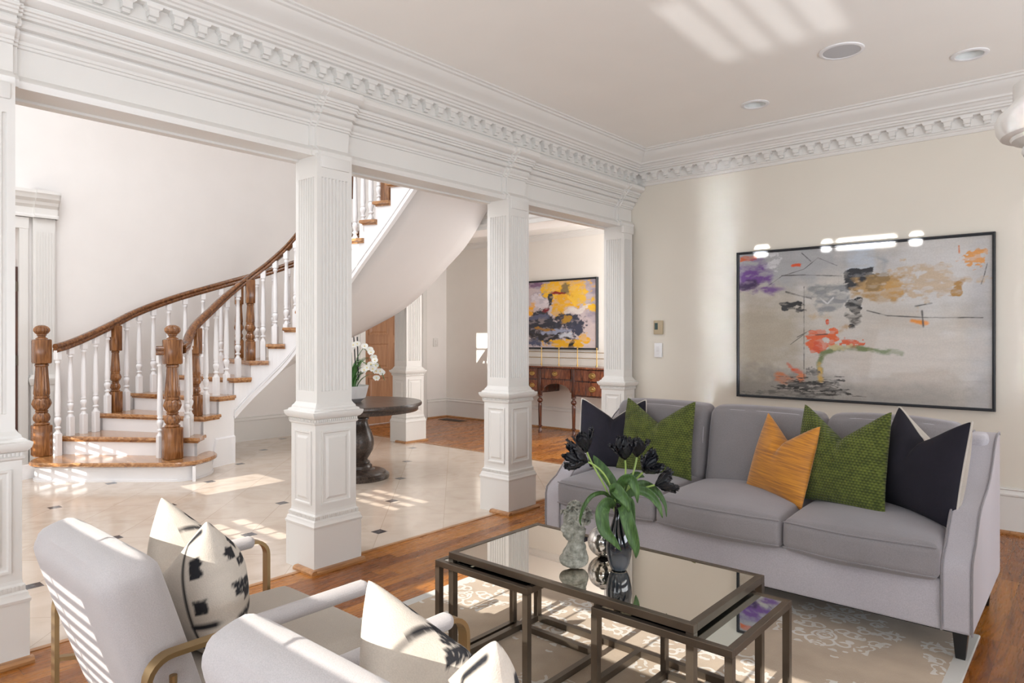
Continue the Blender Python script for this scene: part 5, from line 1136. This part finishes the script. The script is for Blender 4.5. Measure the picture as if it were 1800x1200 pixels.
armchair(0.0, 'pale grey armchair with bronze arms nearest the column, fully turned away')
armchair(1.015, 'pale grey armchair cut off by the bottom edge, nearest the glass table')
pillow('scatter_pillow', 'cream linen pillow with bold black marks on the armchair nearest the column', 0.42, 0.425, 0.25, 0.15, M['mud_cloth'], M['mud_cloth'], (-1.985, 0.93, 0.435), R(180-5), R(-11), 0, seed=7, n=110, paintfun=glyphs)
pillow('scatter_pillow', 'cream linen pillow with black marks on the armchair beside the glass table', 0.43, 0.42, 0.25, 0.16, M['mud_cloth'], M['mud_cloth'], (-0.935, 0.92, 0.435), R(180-5), R(-11), 0, seed=8, n=110, paintfun=glyphs)

# ================================================================== RUG
mb = MB(); mb.rbox((-2.65, 0.52, 0.001), (-0.402, 3.66, 0.013), 0.004, 1); tag(mb.build('area_rug', M['rug'], smooth=None), 'pale beige rug with raised scrolling pattern under the sofa and glass tables', 'rug')

# ================================================================== NESTING TABLES
def nest_table(label, x0, x1, y0, y1, h, mat, bw, rails, glass_t=0.006):
    t = thing('nesting_table', label, 'coffee table', ((x0+x1)/2, (y0+y1)/2, 0.013)); ox, oy, oz = t.location
    def B(a, b_, w=bw, hh=bw, name=None): return MB().bar((a[0]-ox, a[1]-oy, a[2]-oz), (b_[0]-ox, b_[1]-oy, b_[2]-oz), w, hh)
    e = bw/2
    mb = MB()
    for a, b_ in (((x0, y0+e), (x1, y0+e)), ((x0, y1-e), (x1, y1-e))): q = B((a[0], a[1], h-e), (b_[0], b_[1], h-e)); mb.add(q.v, q.f)
    for x in (x0+e, x1-e): q = B((x, y0+bw, h-e), (x, y1-bw, h-e)); mb.add(q.v, q.f)
    tf = mb.build('top_frame', M['pewter'], t, smooth=None); bv = tf.modifiers.new('b', 'BEVEL'); bv.width = 0.0012; bv.segments = 1
    for x in (x0+e, x1-e):
        for y in (y0+e, y1-e):
            B((x, y, 0.014), (x, y, h-bw)).build('leg', M['pewter'], t, smooth=None)
    zr = 0.014+e
    for a, b_ in rails: B((a[0], a[1], zr), (b_[0], b_[1], zr)).build('floor_rail', M['pewter'], t, smooth=None)
    m2 = MB(); m2.box((x0+bw-0.002-ox, y0+bw-0.002-oy, h-glass_t-oz-0.002), (x1-bw+0.002-ox, y1-bw+0.002-oy, h-0.002-oz)); m2.build('table_top', mat, t, smooth=None)
    return t
bw = 0.026
nest_table('large bronze-framed coffee table with a tinted mirror top, tallest of the nest', -2.012, -0.935, 1.922, 2.500, 0.466, M['bronze_mirror'], bw, [((-1.999, 1.948), (-1.999, 2.474)), ((-0.948, 1.948), (-0.948, 2.474)), ((-1.986, 2.487), (-0.961, 2.487)), ((-1.452, 2.06), (-1.452, 2.474))])
nest_table('smaller mirror-topped table tucked under the left end of the coffee table', -2.056, -1.566, 1.888, 2.375, 0.433, M['clear_mirror'], 0.024, [((-2.044, 1.912), (-2.044, 2.351)), ((-1.578, 1.912), (-1.578, 2.351)), ((-2.032, 2.363), (-1.59, 2.363))])
nest_table('smaller mirror-topped table pulled out from the right end of the coffee table', -1.300, -0.806, 1.905, 2.408, 0.433, M['clear_mirror'], 0.024, [((-1.288, 1.929), (-1.288, 2.384)), ((-0.818, 1.929), (-0.818, 2.384)), ((-1.276, 2.396), (-0.83, 2.396))])

# ================================================================== ON THE COFFEE TABLE
TT = 0.466
def AT(px, py, D): return cw((px-900)/FPX*D, D, CAMH-(py-HOR)*D/FPX)
def icos(c, r, sub_=3, sc=(1, 1, 1)):
    bm = bmesh.new(); bmesh.ops.create_icosphere(bm, subdivisions=sub_, radius=1.0); vs_ = [(c[0]+v.co.x*r*sc[0], c[1]+v.co.y*r*sc[1], c[2]+v.co.z*r*sc[2]) for v in bm.verts]
    bm.verts.index_update(); fs = [tuple(v.index for v in f.verts) for f in bm.faces]; bm.free(); return vs_, fs
# bust: curly head bowed over a fragment of neck and shoulder (x = camera right, y = away, z up)
mb = MB()
def add_s(c, r, sc=(1, 1, 1)): mb.add(*icos(c, r, 3, sc))
def rot(p): return p
add_s((0.002, 0, 0.182), 0.045, (1.0, 0.92, 1.02)); add_s((-0.016, -0.006, 0.152), 0.033, (0.95, 0.9, 1.1)); add_s((0.014, 0.004, 0.200), 0.040)
add_s((-0.030, -0.014, 0.132), 0.016); add_s((-0.043, -0.016, 0.152), 0.011, (1, 1, 1.4)); add_s((-0.038, -0.014, 0.140), 0.008); add_s((-0.022, -0.018, 0.122), 0.015); add_s((-0.030, -0.022, 0.160), 0.012, (1.2, 0.8, 0.8))
mb.tube([(0.012, 0, 0.15), (0.010, 0, 0.115), (0.004, 0, 0.088), (0, 0, 0.05)], [0.034, 0.029, 0.030, 0.044], 20)
add_s((0.002, 0.0, 0.052), 0.043, (1.12, 0.85, 0.85)); add_s((-0.026, -0.002, 0.032), 0.032, (1.0, 0.9, 0.85)); add_s((0.026, 0, 0.034), 0.032, (0.9, 0.9, 1.0)); add_s((0.0, -0.006, 0.022), 0.042, (1.1, 0.8, 0.55)); add_s((0.022, 0.0, 0.078), 0.024)
rnd = random.Random(4)
for k in range(64):     # curls
    a = rnd.uniform(0, 2*PI); el = rnd.uniform(-0.35, 1.45); cx_, cy_, cz_ = 0.006, 0.003, 0.190
    d = Vector((math.cos(a)*math.cos(el), math.sin(a)*math.cos(el), math.sin(el)))
    if d.x < -0.45 and d.z < 0.35: continue
    p = Vector((cx_, cy_, cz_))+Vector((d.x*0.049, d.y*0.044, d.z*0.048)); u_ = d.orthogonal().normalized(); v_ = d.cross(u_)
    pts = [p+(u_*math.cos(q*0.75+k)+v_*math.sin(q*0.75+k))*(0.0135-0.0010*q)+d*(0.0014*q) for q in range(12)]
    mb.tube(pts, 0.0042, 6)
P = AT(1003, 992, 2.585)
bust = mb.build('stone_bust', M['stone'], None, smooth=None, recalc=False)
bust.location = (P.x+0.01, P.y+0.01, TT); bust.rotation_euler = (0, 0, YAW); bust.scale = (1.0, 1.0, 1.0)
rm = bust.modifiers.new('remesh', 'REMESH'); rm.mode = 'VOXEL'; rm.voxel_size = 0.0022; rm.use_smooth_shade = True
for v in bust.data.vertices:
    if v.co.z < 0.002: v.co.z = 0.002
tag(bust, 'small weathered stone bust with curly hair on the coffee table', 'sculpture')
P = cw(0.366, 2.72); sp = MB(); 
bm = bmesh.new(); bmesh.ops.create_uvsphere(bm, u_segments=48, v_segments=32, radius=0.062); vs_ = [(v.co.x, v.co.y, v.co.z+0.060) for v in bm.verts]; bm.verts.index_update(); fs = [tuple(v.index for v in f.verts) for f in bm.faces]; bm.free()
vs_ = [(x, y, max(0.0, z)) for x, y, z in vs_]
sp.add(vs_, fs); t = thing('orb_vase', 'round mercury-glass orb vase behind the dark tulip vase', 'vase', (P.x, P.y, TT)); sp.build('globe', M['mercury'], t, smooth=60)
mb = MB(); mb.lathe([(0.012, 0.119), (0.014, 0.126), (0.011, 0.128), (0.009, 0.120)], 24); mb.build('mouth', M['mercury'], t, smooth=60)
# tulip vase
VD = 2.566; vb = cw((1088-900)/FPX*VD, VD)
tv = thing('tulip_vase', 'dark smoky glass vase holding black tulips on the coffee table', 'vase', (vb.x, vb.y, TT))
mb = MB(); mb.lathe([(0.026, 0.0), (0.030, 0.003), (0.040, 0.025), (0.0475, 0.06), (0.049, 0.085), (0.0455, 0.115), (0.036, 0.150), (0.026, 0.180), (0.0195, 0.205), (0.0175, 0.225), (0.019, 0.243), (0.023, 0.254), (0.0205, 0.254), (0.0155, 0.24), (0.0145, 0.22), (0.015, 0.20)], 48, cap=True)
mb.build('vase_body', M['dark_glass'], tv, smooth=60)
mb = MB(); mb.lathe([(0.024, -0.0), (0.029, 0.0015), (0.031, 0.006), (0.028, 0.0065)], 40); mb.build('clear_foot', M['mercury'], tv, smooth=60)
def bez(p0, p1, p2, p3, n):
    return [p0*(1-t)**3+p1*3*t*(1-t)**2+p2*3*t*t*(1-t)+p3*t**3 for t in [k/n for k in range(n+1)]]
mouth = Vector((vb.x, vb.y, TT+0.235))
def dcam(x, d, z): return cw(x, d, z)-cw(0, 0, 0)
def tulip(px, py, dD, r, label, side, fringe=1, seed=1, lean=(0, 0, 1)):
    rr = random.Random(seed); head = AT(px, py, VD+dD); t = thing('tulip', label, 'flower', mouth - Vector((0, 0, 0.13)), 0, None); o = Vector(t.location)
    ax = Vector((CS*lean[0]-SN*lean[1], SN*lean[0]+CS*lean[1], lean[2])).normalized()
    r *= 0.9; base_ = head-ax*r*0.75; m = base_-mouth
    pts = bez(mouth-Vector((0, 0, 0.13)), mouth+Vector((0, 0, 0.04))+Vector((side*0.004, 0, 0)), base_-ax*0.09, base_, 16)
    mb = MB(); mb.tube([p-o for p in pts], 0.0036, 8); mb.build('stem', M['stem'], t, smooth=60)
    e1 = ax.orthogonal().normalized(); e2 = ax.cross(e1)
    for k in range(8):
        a0 = 2*PI*k/8*1.0+(k % 2)*0.4+rr.uniform(-.2, .2); inner = k % 2; R0 = r*(0.62 if inner else 0.82)*rr.uniform(.9, 1.15); H_ = r*rr.uniform(1.35, 1.75); open_ = rr.uniform(0.75, 1.25) if not inner else rr.uniform(0.4, 0.7)
        vs2 = []; nu, nv = 14, 12
        for j in range(nv+1):
            v = j/nv; zz = H_*(v**0.9); rad = R0*(math.sin(min(1, v*1.15)*PI/2)**0.8)*(1+0.35*open_*max(0, v-0.5)); wd = 0.78*math.sin(PI*min(1, 0.12+v*0.80))**0.7
            for i in range(nu+1):
                u = -1+2*i/nu; an = a0+u*wd; q = rad*(1-0.12*u*u)
                if j >= nv-1: jz = rr.uniform(-0.16, 0.16)*r; jr = rr.uniform(-0.12, 0.16)*r
                elif abs(u) > 0.9: jz = 0; jr = rr.uniform(-0.10, 0.10)*r; an += rr.uniform(-.12, .12)
                else: jz = jr = 0
                crink = 0.035*r*math.sin(u*9+v*11+k)
                p = base_+(e1*math.cos(an)+e2*math.sin(an))*(q+jr+crink)+ax*(zz*(1-0.18*u*u)+jz); vs2.append(p-o)
        mb = MB(); mb.add(vs2, [(j*(nu+1)+i, j*(nu+1)+i+1, (j+1)*(nu+1)+i+1, (j+1)*(nu+1)+i) for j in range(nv) for i in range(nu)])
        p_ = mb.build('petal', M['petal_black'], t, smooth=60, recalc=False); sm_ = p_.modifiers.new('s', 'SOLIDIFY'); sm_.thickness = 0.0012
    return t
tulip(1026, 778, 0.05, 0.056, 'black fringed tulip, the highest bloom on the left of the bunch', -1, 1, 1, (-0.35, 0.1, 1))
tulip(1017, 806, -0.07, 0.057, 'black fringed tulip drooping lowest on the left of the bunch', -1, 1, 2, (-0.9, -0.2, 0.35))
tulip(1097, 792, -0.02, 0.054, 'black fringed tulip upright on the left of the two middle blooms', 0, 1, 3, (-0.15, -0.2, 1))
tulip(1121, 787, 0.07, 0.054, 'black fringed tulip upright on the right of the two middle blooms', 0, 1, 4, (0.15, 0.2, 1))
tulip(1141, 820, -0.05, 0.054, 'black fringed tulip facing forward between the middle and lowest right blooms', 1, 1, 5, (0.45, -0.5, 0.6))
tulip(1168, 848, 0.01, 0.056, 'black fringed tulip hanging lowest on the right of the bunch', 1, 1, 6, (0.9, -0.1, 0.25))
def leaf(pts_px, width, twist=0.0):
    """strap leaf along points (px, py, dD); a part of the bunch"""
    P4 = [AT(a, b_, VD+c) for a, b_, c in pts_px]; m = len(P4)
    # Catmull through the points
    pts = []
    for i in range(m-1):
        p0, p1, p2, p3 = P4[max(i-1, 0)], P4[i], P4[i+1], P4[min(i+2, m-1)]
        for k in range(8):
            f = k/8; pts.append(0.5*((2*p1)+(p2-p0)*f+(2*p0-5*p1+4*p2-p3)*f*f+(3*p1-p0-3*p2+p3)*f**3))
    pts.append(P4[-1]); n = len(pts); o = mouth-Vector((0, 0, 0.1)); vs2 = []; nu = 8
    view = dcam(0, -1, 0).normalized()
    for i, p in enumerate(pts):
        v = i/(n-1); t_ = (pts[min(i+1, n-1)]-pts[max(i-1, 0)]).normalized(); side = t_.cross(view).normalized(); side = (side*math.cos(twist)+view*math.sin(twist)).normalized(); nrm = side.cross(t_)
        w_ = 0.72*width*(math.sin(PI*min(1.0, 0.10+0.90*v**0.9))**0.9)*(1 if v < 0.97 else 0.5)
        for j in range(nu+1):
            u = -1+2*j/nu; vs2.append(p+side*u*w_+nrm*(abs(u)**1.5)*w_*0.38+nrm*0.0015*math.sin(v*9+u*3)-o)
    mb = MB(); mb.add(vs2, [(j*(nu+1)+i, j*(nu+1)+i+1, (j+1)*(nu+1)+i+1, (j+1)*(nu+1)+i) for j in range(n-1) for i in range(nu)])
    return mb, o
def tleaf(label, pts, w, tw=0.0):
    mb, o = leaf(pts, w, tw); l = mb.build('tulip_leaf', M['leaf'], None, loc=o, smooth=60, recalc=False); s_ = l.modifiers.new('s', 'SOLIDIFY'); s_.thickness = 0.0014; tag(l, label, 'leaf')
tleaf('broad tulip leaf hanging down in front of the vase on its left', [(1080, 890, -0.01), (1068, 883, -0.045), (1058, 900, -0.075), (1062, 930, -0.085), (1078, 950, -0.085), (1092, 968, -0.08)], 0.034)
tleaf('broad tulip leaf hanging down the right side of the vase, the lowest tip', [(1088, 885, -0.01), (1095, 890, -0.06), (1103, 915, -0.085), (1112, 945, -0.085), (1118, 965, -0.08), (1118, 981, -0.075)], 0.033)
tleaf('tulip leaf arching left and curling down beside the bust', [(1078, 880, 0.0), (1062, 866, -0.03), (1040, 870, -0.05), (1026, 888, -0.06), (1020, 910, -0.06), (1021, 922, -0.055)], 0.015, 0.6)
tleaf('tulip leaf standing up to the left behind the navy pillow corner', [(1084, 885, 0.0), (1078, 855, 0.03), (1064, 832, 0.06), (1050, 812, 0.08), (1043, 800, 0.09)], 0.030, -0.2)
tleaf('short tulip leaf folded over the vase mouth towards the viewer', [(1082, 880, -0.01), (1080, 858, -0.06), (1090, 868, -0.085), (1102, 885, -0.09), (1105, 900, -0.085)], 0.030, 0.1)
tleaf('tulip leaf folded over to the right above the vase mouth', [(1086, 878, -0.01), (1092, 848, -0.03), (1108, 842, -0.05), (1118, 862, -0.055), (1121, 884, -0.05)], 0.027, 0.0)
tleaf('long tulip leaf arching right below the lowest bloom', [(1090, 880, 0.0), (1118, 862, -0.01), (1140, 868, -0.01), (1157, 888, -0.01), (1165, 910, -0.005)], 0.024, 0.3)
tleaf('tulip leaf arching furthest right with a pale folded tip', [(1090, 880, 0.02), (1122, 850, 0.04), (1150, 860, 0.05), (1168, 885, 0.05), (1172, 908, 0.05)], 0.018, 0.5)
tleaf('pale upright tulip leaf behind the middle stems', [(1088, 880, 0.02), (1100, 850, 0.05), (1118, 835, 0.07), (1133, 838, 0.08)], 0.026, 0.0)
tleaf('tulip leaf behind the long one on the right side of the vase', [(1090, 885, 0.0), (1104, 880, -0.03), (1110, 905, -0.05), (1116, 935, -0.055)], 0.024, 0.2)

# ================================================================== FOYER TABLE AND ORCHID
tc = cw(-1.463, 6.45)
t = thing('round_table', 'round dark wooden pedestal table carrying the orchid in the foyer', 'table', (tc.x, tc.y, 0))
mb = MB(); mb.lathe([(0.56, 0.640), (0.565, 0.648), (0.565, 0.675), (0.575, 0.682), (0.592, 0.688), (0.60, 0.696), (0.60, 0.712), (0.594, 0.722), (0.0, 0.722)], 96, cap=False); mb.lathe([(0.54, 0.642), (0.02, 0.642)], 48); mb.build('table_top', M['table_wood'], t, smooth=35)
mb = MB(); mb.lathe([(0.20, 0.642), (0.17, 0.62), (0.105, 0.60), (0.092, 0.585), (0.100, 0.575), (0.100, 0.560), (0.088, 0.552), (0.086, 0.53), (0.098, 0.49), (0.125, 0.43), (0.143, 0.37), (0.146, 0.32), (0.135, 0.265), (0.108, 0.215), (0.088, 0.185), (0.084, 0.17), (0.104, 0.160), (0.110, 0.150), (0.104, 0.140), (0.120, 0.130), (0.128, 0.120), (0.128, 0.095), (0.150, 0.088), (0.16, 0.078)], 64, mod=None); mb.build('pedestal', M['table_wood'], t, smooth=40)
mb = MB(); mb.lathe([(0.285, 0.0), (0.290, 0.01), (0.290, 0.035), (0.278, 0.045), (0.262, 0.050), (0.250, 0.066), (0.20, 0.078), (0.16, 0.082)], 72); mb.build('base', M['table_wood'], t, smooth=35)
oc = cw((614-900)/FPX*6.40, 6.40)
op = thing('potted_orchid', 'white orchid in a tapered white bowl on the round foyer table', 'plant', (oc.x, oc.y, 0.722))
mb = MB(); mb.lathe([(0.100, 0.0), (0.105, 0.004), (0.150, 0.042), (0.150, 0.043)], 64); mb.build('pot_foot', M['pot_base'], op, smooth=30)
mb = MB(); mb.lathe([(0.150, 0.042), (0.152, 0.046), (0.178, 0.150), (0.180, 0.158), (0.172, 0.158), (0.168, 0.135), (0.02, 0.135)], 64, cap=False); mb.build('pot', M['pot'], op, smooth=30)
ro = random.Random(12)
for k in range(46):
    a = ro.uniform(0, 2*PI); ln = ro.uniform(0.14, 0.36); ln2 = ro.uniform(0.05, 0.22); p0 = Vector((0.09*math.cos(a)*ro.random(), 0.09*math.sin(a)*ro.random(), 0.13)); d = Vector((math.cos(a), math.sin(a), 0)); pts = bez(p0, p0+Vector((0, 0, ln*0.5))+d*0.02, p0+Vector((0, 0, ln*0.9))+d*ln2*0.6, p0+Vector((0, 0, ln*0.85))+d*ln2*1.2, 8)
    vs2 = []; w_ = ro.uniform(0.004, 0.013); sd = Vector((-d.y, d.x, 0))
    for i, p in enumerate(pts): q = w_*math.sin(PI*min(1, 0.2+0.8*i/8))+0.0008; vs2 += [p-sd*q, p+Vector((0, 0, -0.002)), p+sd*q]
    mb = MB(); mb.add(vs2, [(3*i+j, 3*i+j+1, 3*i+j+4, 3*i+j+3) for i in range(8) for j in range(2)]); mb.build('leaf', M['orchid_leaf'], op, smooth=60, recalc=False)
def OL(px, py, dD): return AT(px, py, 6.40+dD)-Vector(op.location)
for stake in ([(630, 668, 0), (628, 592, 0.0)], [(626, 668, 0.05), (622, 592, 0.05)]):
    mb = MB(); mb.tube([OL(*p) for p in stake], 0.006, 8); mb.build('stake', M['black_glaze'], op, smooth=60)
ST = [[(625, 680, 0), (627, 630, 0), (638, 612, -0.02), (655, 622, -0.03), (668, 645, -0.05), (676, 668, -0.05)], [(622, 680, 0), (625, 640, 0), (632, 632, -0.1), (645, 640, -0.12), (656, 655, -0.12)], [(620, 680, 0), (618, 620, 0), (612, 600, 0), (622, 604, -0.02)]]
for s_ in ST:
    pp = [OL(*p) for p in s_]; mb = MB(); mb.tube(pp, 0.0035, 8); mb.build('flower_stem', M['orchid_leaf'], op, smooth=60)
FL = [(641, 608, -.05), (650, 614, -.06), (652, 619, -.1), (657, 628, -.06), (659, 633, -.1), (652, 640, -.12), (661, 642, -.06), (645, 646, -.14), (655, 648, -.14), (668, 652, -.08), (661, 652, -.12), (640, 650, -.12), (662, 664, -.1), (621, 606, -.05), (628, 604, -.02), (617, 612, -.04), (671, 655, -.03)]
view = -dcam(0, 1, 0).normalized()
for k, (a, b_, c) in enumerate(FL):
    p = OL(a, b_, c); nrm = (view+Vector((ro.uniform(-.5, .5), ro.uniform(-.5, .5), ro.uniform(-.3, .2)))).normalized(); e1 = nrm.cross(Vector((0, 0, 1))).normalized(); e2 = e1.cross(nrm); mb = MB()
    for q in range(5):
        an = PI/2+2*PI*q/5+ro.uniform(-.1, .1); big = 1.0 if q in (1, 4) else 0.82; d = e1*math.cos(an)+e2*math.sin(an); sd = nrm.cross(d); ln = 0.034*big; vs2 = [p-nrm*0.001]
        for i in range(1, 6):
            v = i/5; w_ = ln*(0.62 if q in (1, 4) else 0.42)*math.sin(PI*min(1, 0.10+v*0.86))**0.6
            vs2 += [p+d*ln*v-sd*w_+nrm*0.006*v*v, p+d*ln*v+nrm*0.003*v, p+d*ln*v+sd*w_+nrm*0.006*v*v]
        fs = [(0, 1, 2), (0, 2, 3)]+[(1+3*i+j, 1+3*i+j+1, 4+3*i+j+1, 4+3*i+j) for i in range(4) for j in range(2)]; mb.add(vs2, fs)
    f = mb.build('flower', M['orchid_petal'], op, smooth=60, recalc=False)
    mb = MB(); mb.add(*icos(p+nrm*0.005, 0.006, 1)); mb.build('lip', M['orchid_lip'], f, smooth=60)

# ================================================================== HALL SIDEBOARD
sb = thing('sideboard', 'mahogany sideboard with brass pulls and a brass gallery rail in the hall', 'sideboard', (0, 0, 0))
BX0, BX1, BY0, BY1, ZT = -6.62, -4.62, 7.36, 7.84, 0.93
mb = MB(); mb.rbox((BX0-0.02, BY0-0.03, ZT-0.022), (BX1+0.02, BY1, ZT), 0.006, 2); mb.build('top', M['mahogany'], sb)
xs = [-6.58, -5.90, -5.335, -4.66]
mb = MB()
mb.box((xs[0], BY0+0.02, 0.555), (xs[1], BY1, ZT-0.022)); mb.box((xs[2], BY0+0.02, 0.540), (xs[3], BY1, ZT-0.022)); mb.box((xs[1], BY0+0.03, 0.745), (xs[2], BY1, ZT-0.022))
mb.build('carcass', M['dark_mahogany'], sb, smooth=None)
# arched apron under the centre drawer
pts = [(xs[1], 0.745), (xs[2], 0.745), (xs[2], 0.585)]+[(-5.6175+0.235*math.cos(a), 0.585+0.11*math.sin(a)) for a in [PI*k/16 for k in range(17)]]+[(xs[1], 0.585)]
mb = MB(); mb.rings([[(x, y, z) for x, z in pts] for y in (BY0+0.03, BY0+0.05)]); mb.build('arched_apron', M['mahogany'], sb, smooth=None)
def pull(x, y, z, s, parent):
    mb = MB(); n = 24; mb.rings([[(x+a*s*math.cos(2*PI*k/n), y-o_, z+a*s*0.72*math.sin(2*PI*k/n)) for k in range(n)] for a, o_ in ((1.0, 0.0), (1.0, 0.004), (0.85, 0.008), (0.45, 0.005), (0.3, 0.012), (0.15, 0.014))]); mb.build('brass_pull', M['brass'], parent, smooth=40)
for (x0, x1, z0, z1, s) in ((xs[0]+0.03, xs[1]-0.035, 0.755, 0.895, 0.045), (xs[0]+0.03, xs[1]-0.035, 0.585, 0.735, 0.045), (xs[1]+0.03, xs[2]-0.035, 0.765, 0.895, 0.045), (xs[2]+0.04, xs[3]-0.03, 0.755, 0.895, 0.055), (xs[2]+0.04, xs[3]-0.03, 0.565, 0.735, 0.055)):
    mb = MB(); K_ = 10; y = BY0+0.02
    bow = 0.03 if x0 < xs[0]+0.1 or x0 > xs[2] else 0.008
    rg = []
    for k in range(K_+1):
        u = k/K_; xx = x0+(x1-x0)*u; yy = y-0.006-bow*math.sin(PI*u); rg.append([(xx, yy, z0), (xx, y+0.01, z0), (xx, y+0.01, z1), (xx, yy, z1)])
    mb.rings(rg); d_ = mb.build('drawer', M['mahogany'], sb, smooth=40)
    xp = [(x0+x1)/2] if x1-x0 < 0.8 else [x0+0.15, x1-0.15]
    xp = [x0+0.30*(x1-x0) if False else (x0+x1)/2]
    if x0 < xs[0]+0.1: xp = [x0+0.14, x1-0.08]
    for x in xp: pull(x, y-0.006-bow*math.sin(PI*(x-x0)/(x1-x0))-0.001, (z0+z1)/2, s, d_)
for (x, y) in ((xs[0]+0.02, BY0+0.05), (xs[1]-0.0, BY0+0.035), (xs[2]+0.012, BY0+0.035), (xs[3]-0.02, BY0+0.05), (xs[0]+0.02, BY1-0.03), (xs[3]-0.02, BY1-0.03)):
    mb = MB(); mb.rbox((x-0.026, y-0.026, 0.53), (x+0.026, y+0.026, ZT-0.022), 0.008, 2)
    mb.lathe([(0.020, 0.535), (0.034, 0.525), (0.034, 0.510), (0.018, 0.50), (0.018, 0.485), (0.036, 0.465), (0.040, 0.45), (0.034, 0.435), (0.018, 0.42), (0.026, 0.41), (0.027, 0.38), (0.021, 0.12), (0.020, 0.11), (0.032, 0.10), (0.032, 0.088), (0.018, 0.08), (0.019, 0.05), (0.026, 0.035), (0.026, 0.0)], 20, (x, y, 0), lambda a, z: 1+0.05*math.cos(8*a)); mb.build('leg', M['dark_mahogany'], sb, smooth=40)
gy = BY1-0.05
for k, x in enumerate([-6.50, -6.19, -5.87, -5.545, -5.22, -4.91, -4.70]):
    mb = MB(); mb.lathe([(0.014, ZT), (0.014, ZT+0.012), (0.007, ZT+0.02), (0.007, ZT+0.20), (0.010, ZT+0.215), (0.005, ZT+0.222), (0.013, ZT+0.235), (0.011, ZT+0.25), (0.002, ZT+0.258)], 14, (x, gy, 0)); mb.build('gallery_post', M['brass'], sb, smooth=50)
for z in (ZT+0.105, ZT+0.185):
    mb = MB(); mb.tube([(-6.50, gy, z), (-4.70, gy, z)], 0.0045, 8); mb.build('gallery_rail', M['brass'], sb, smooth=60)
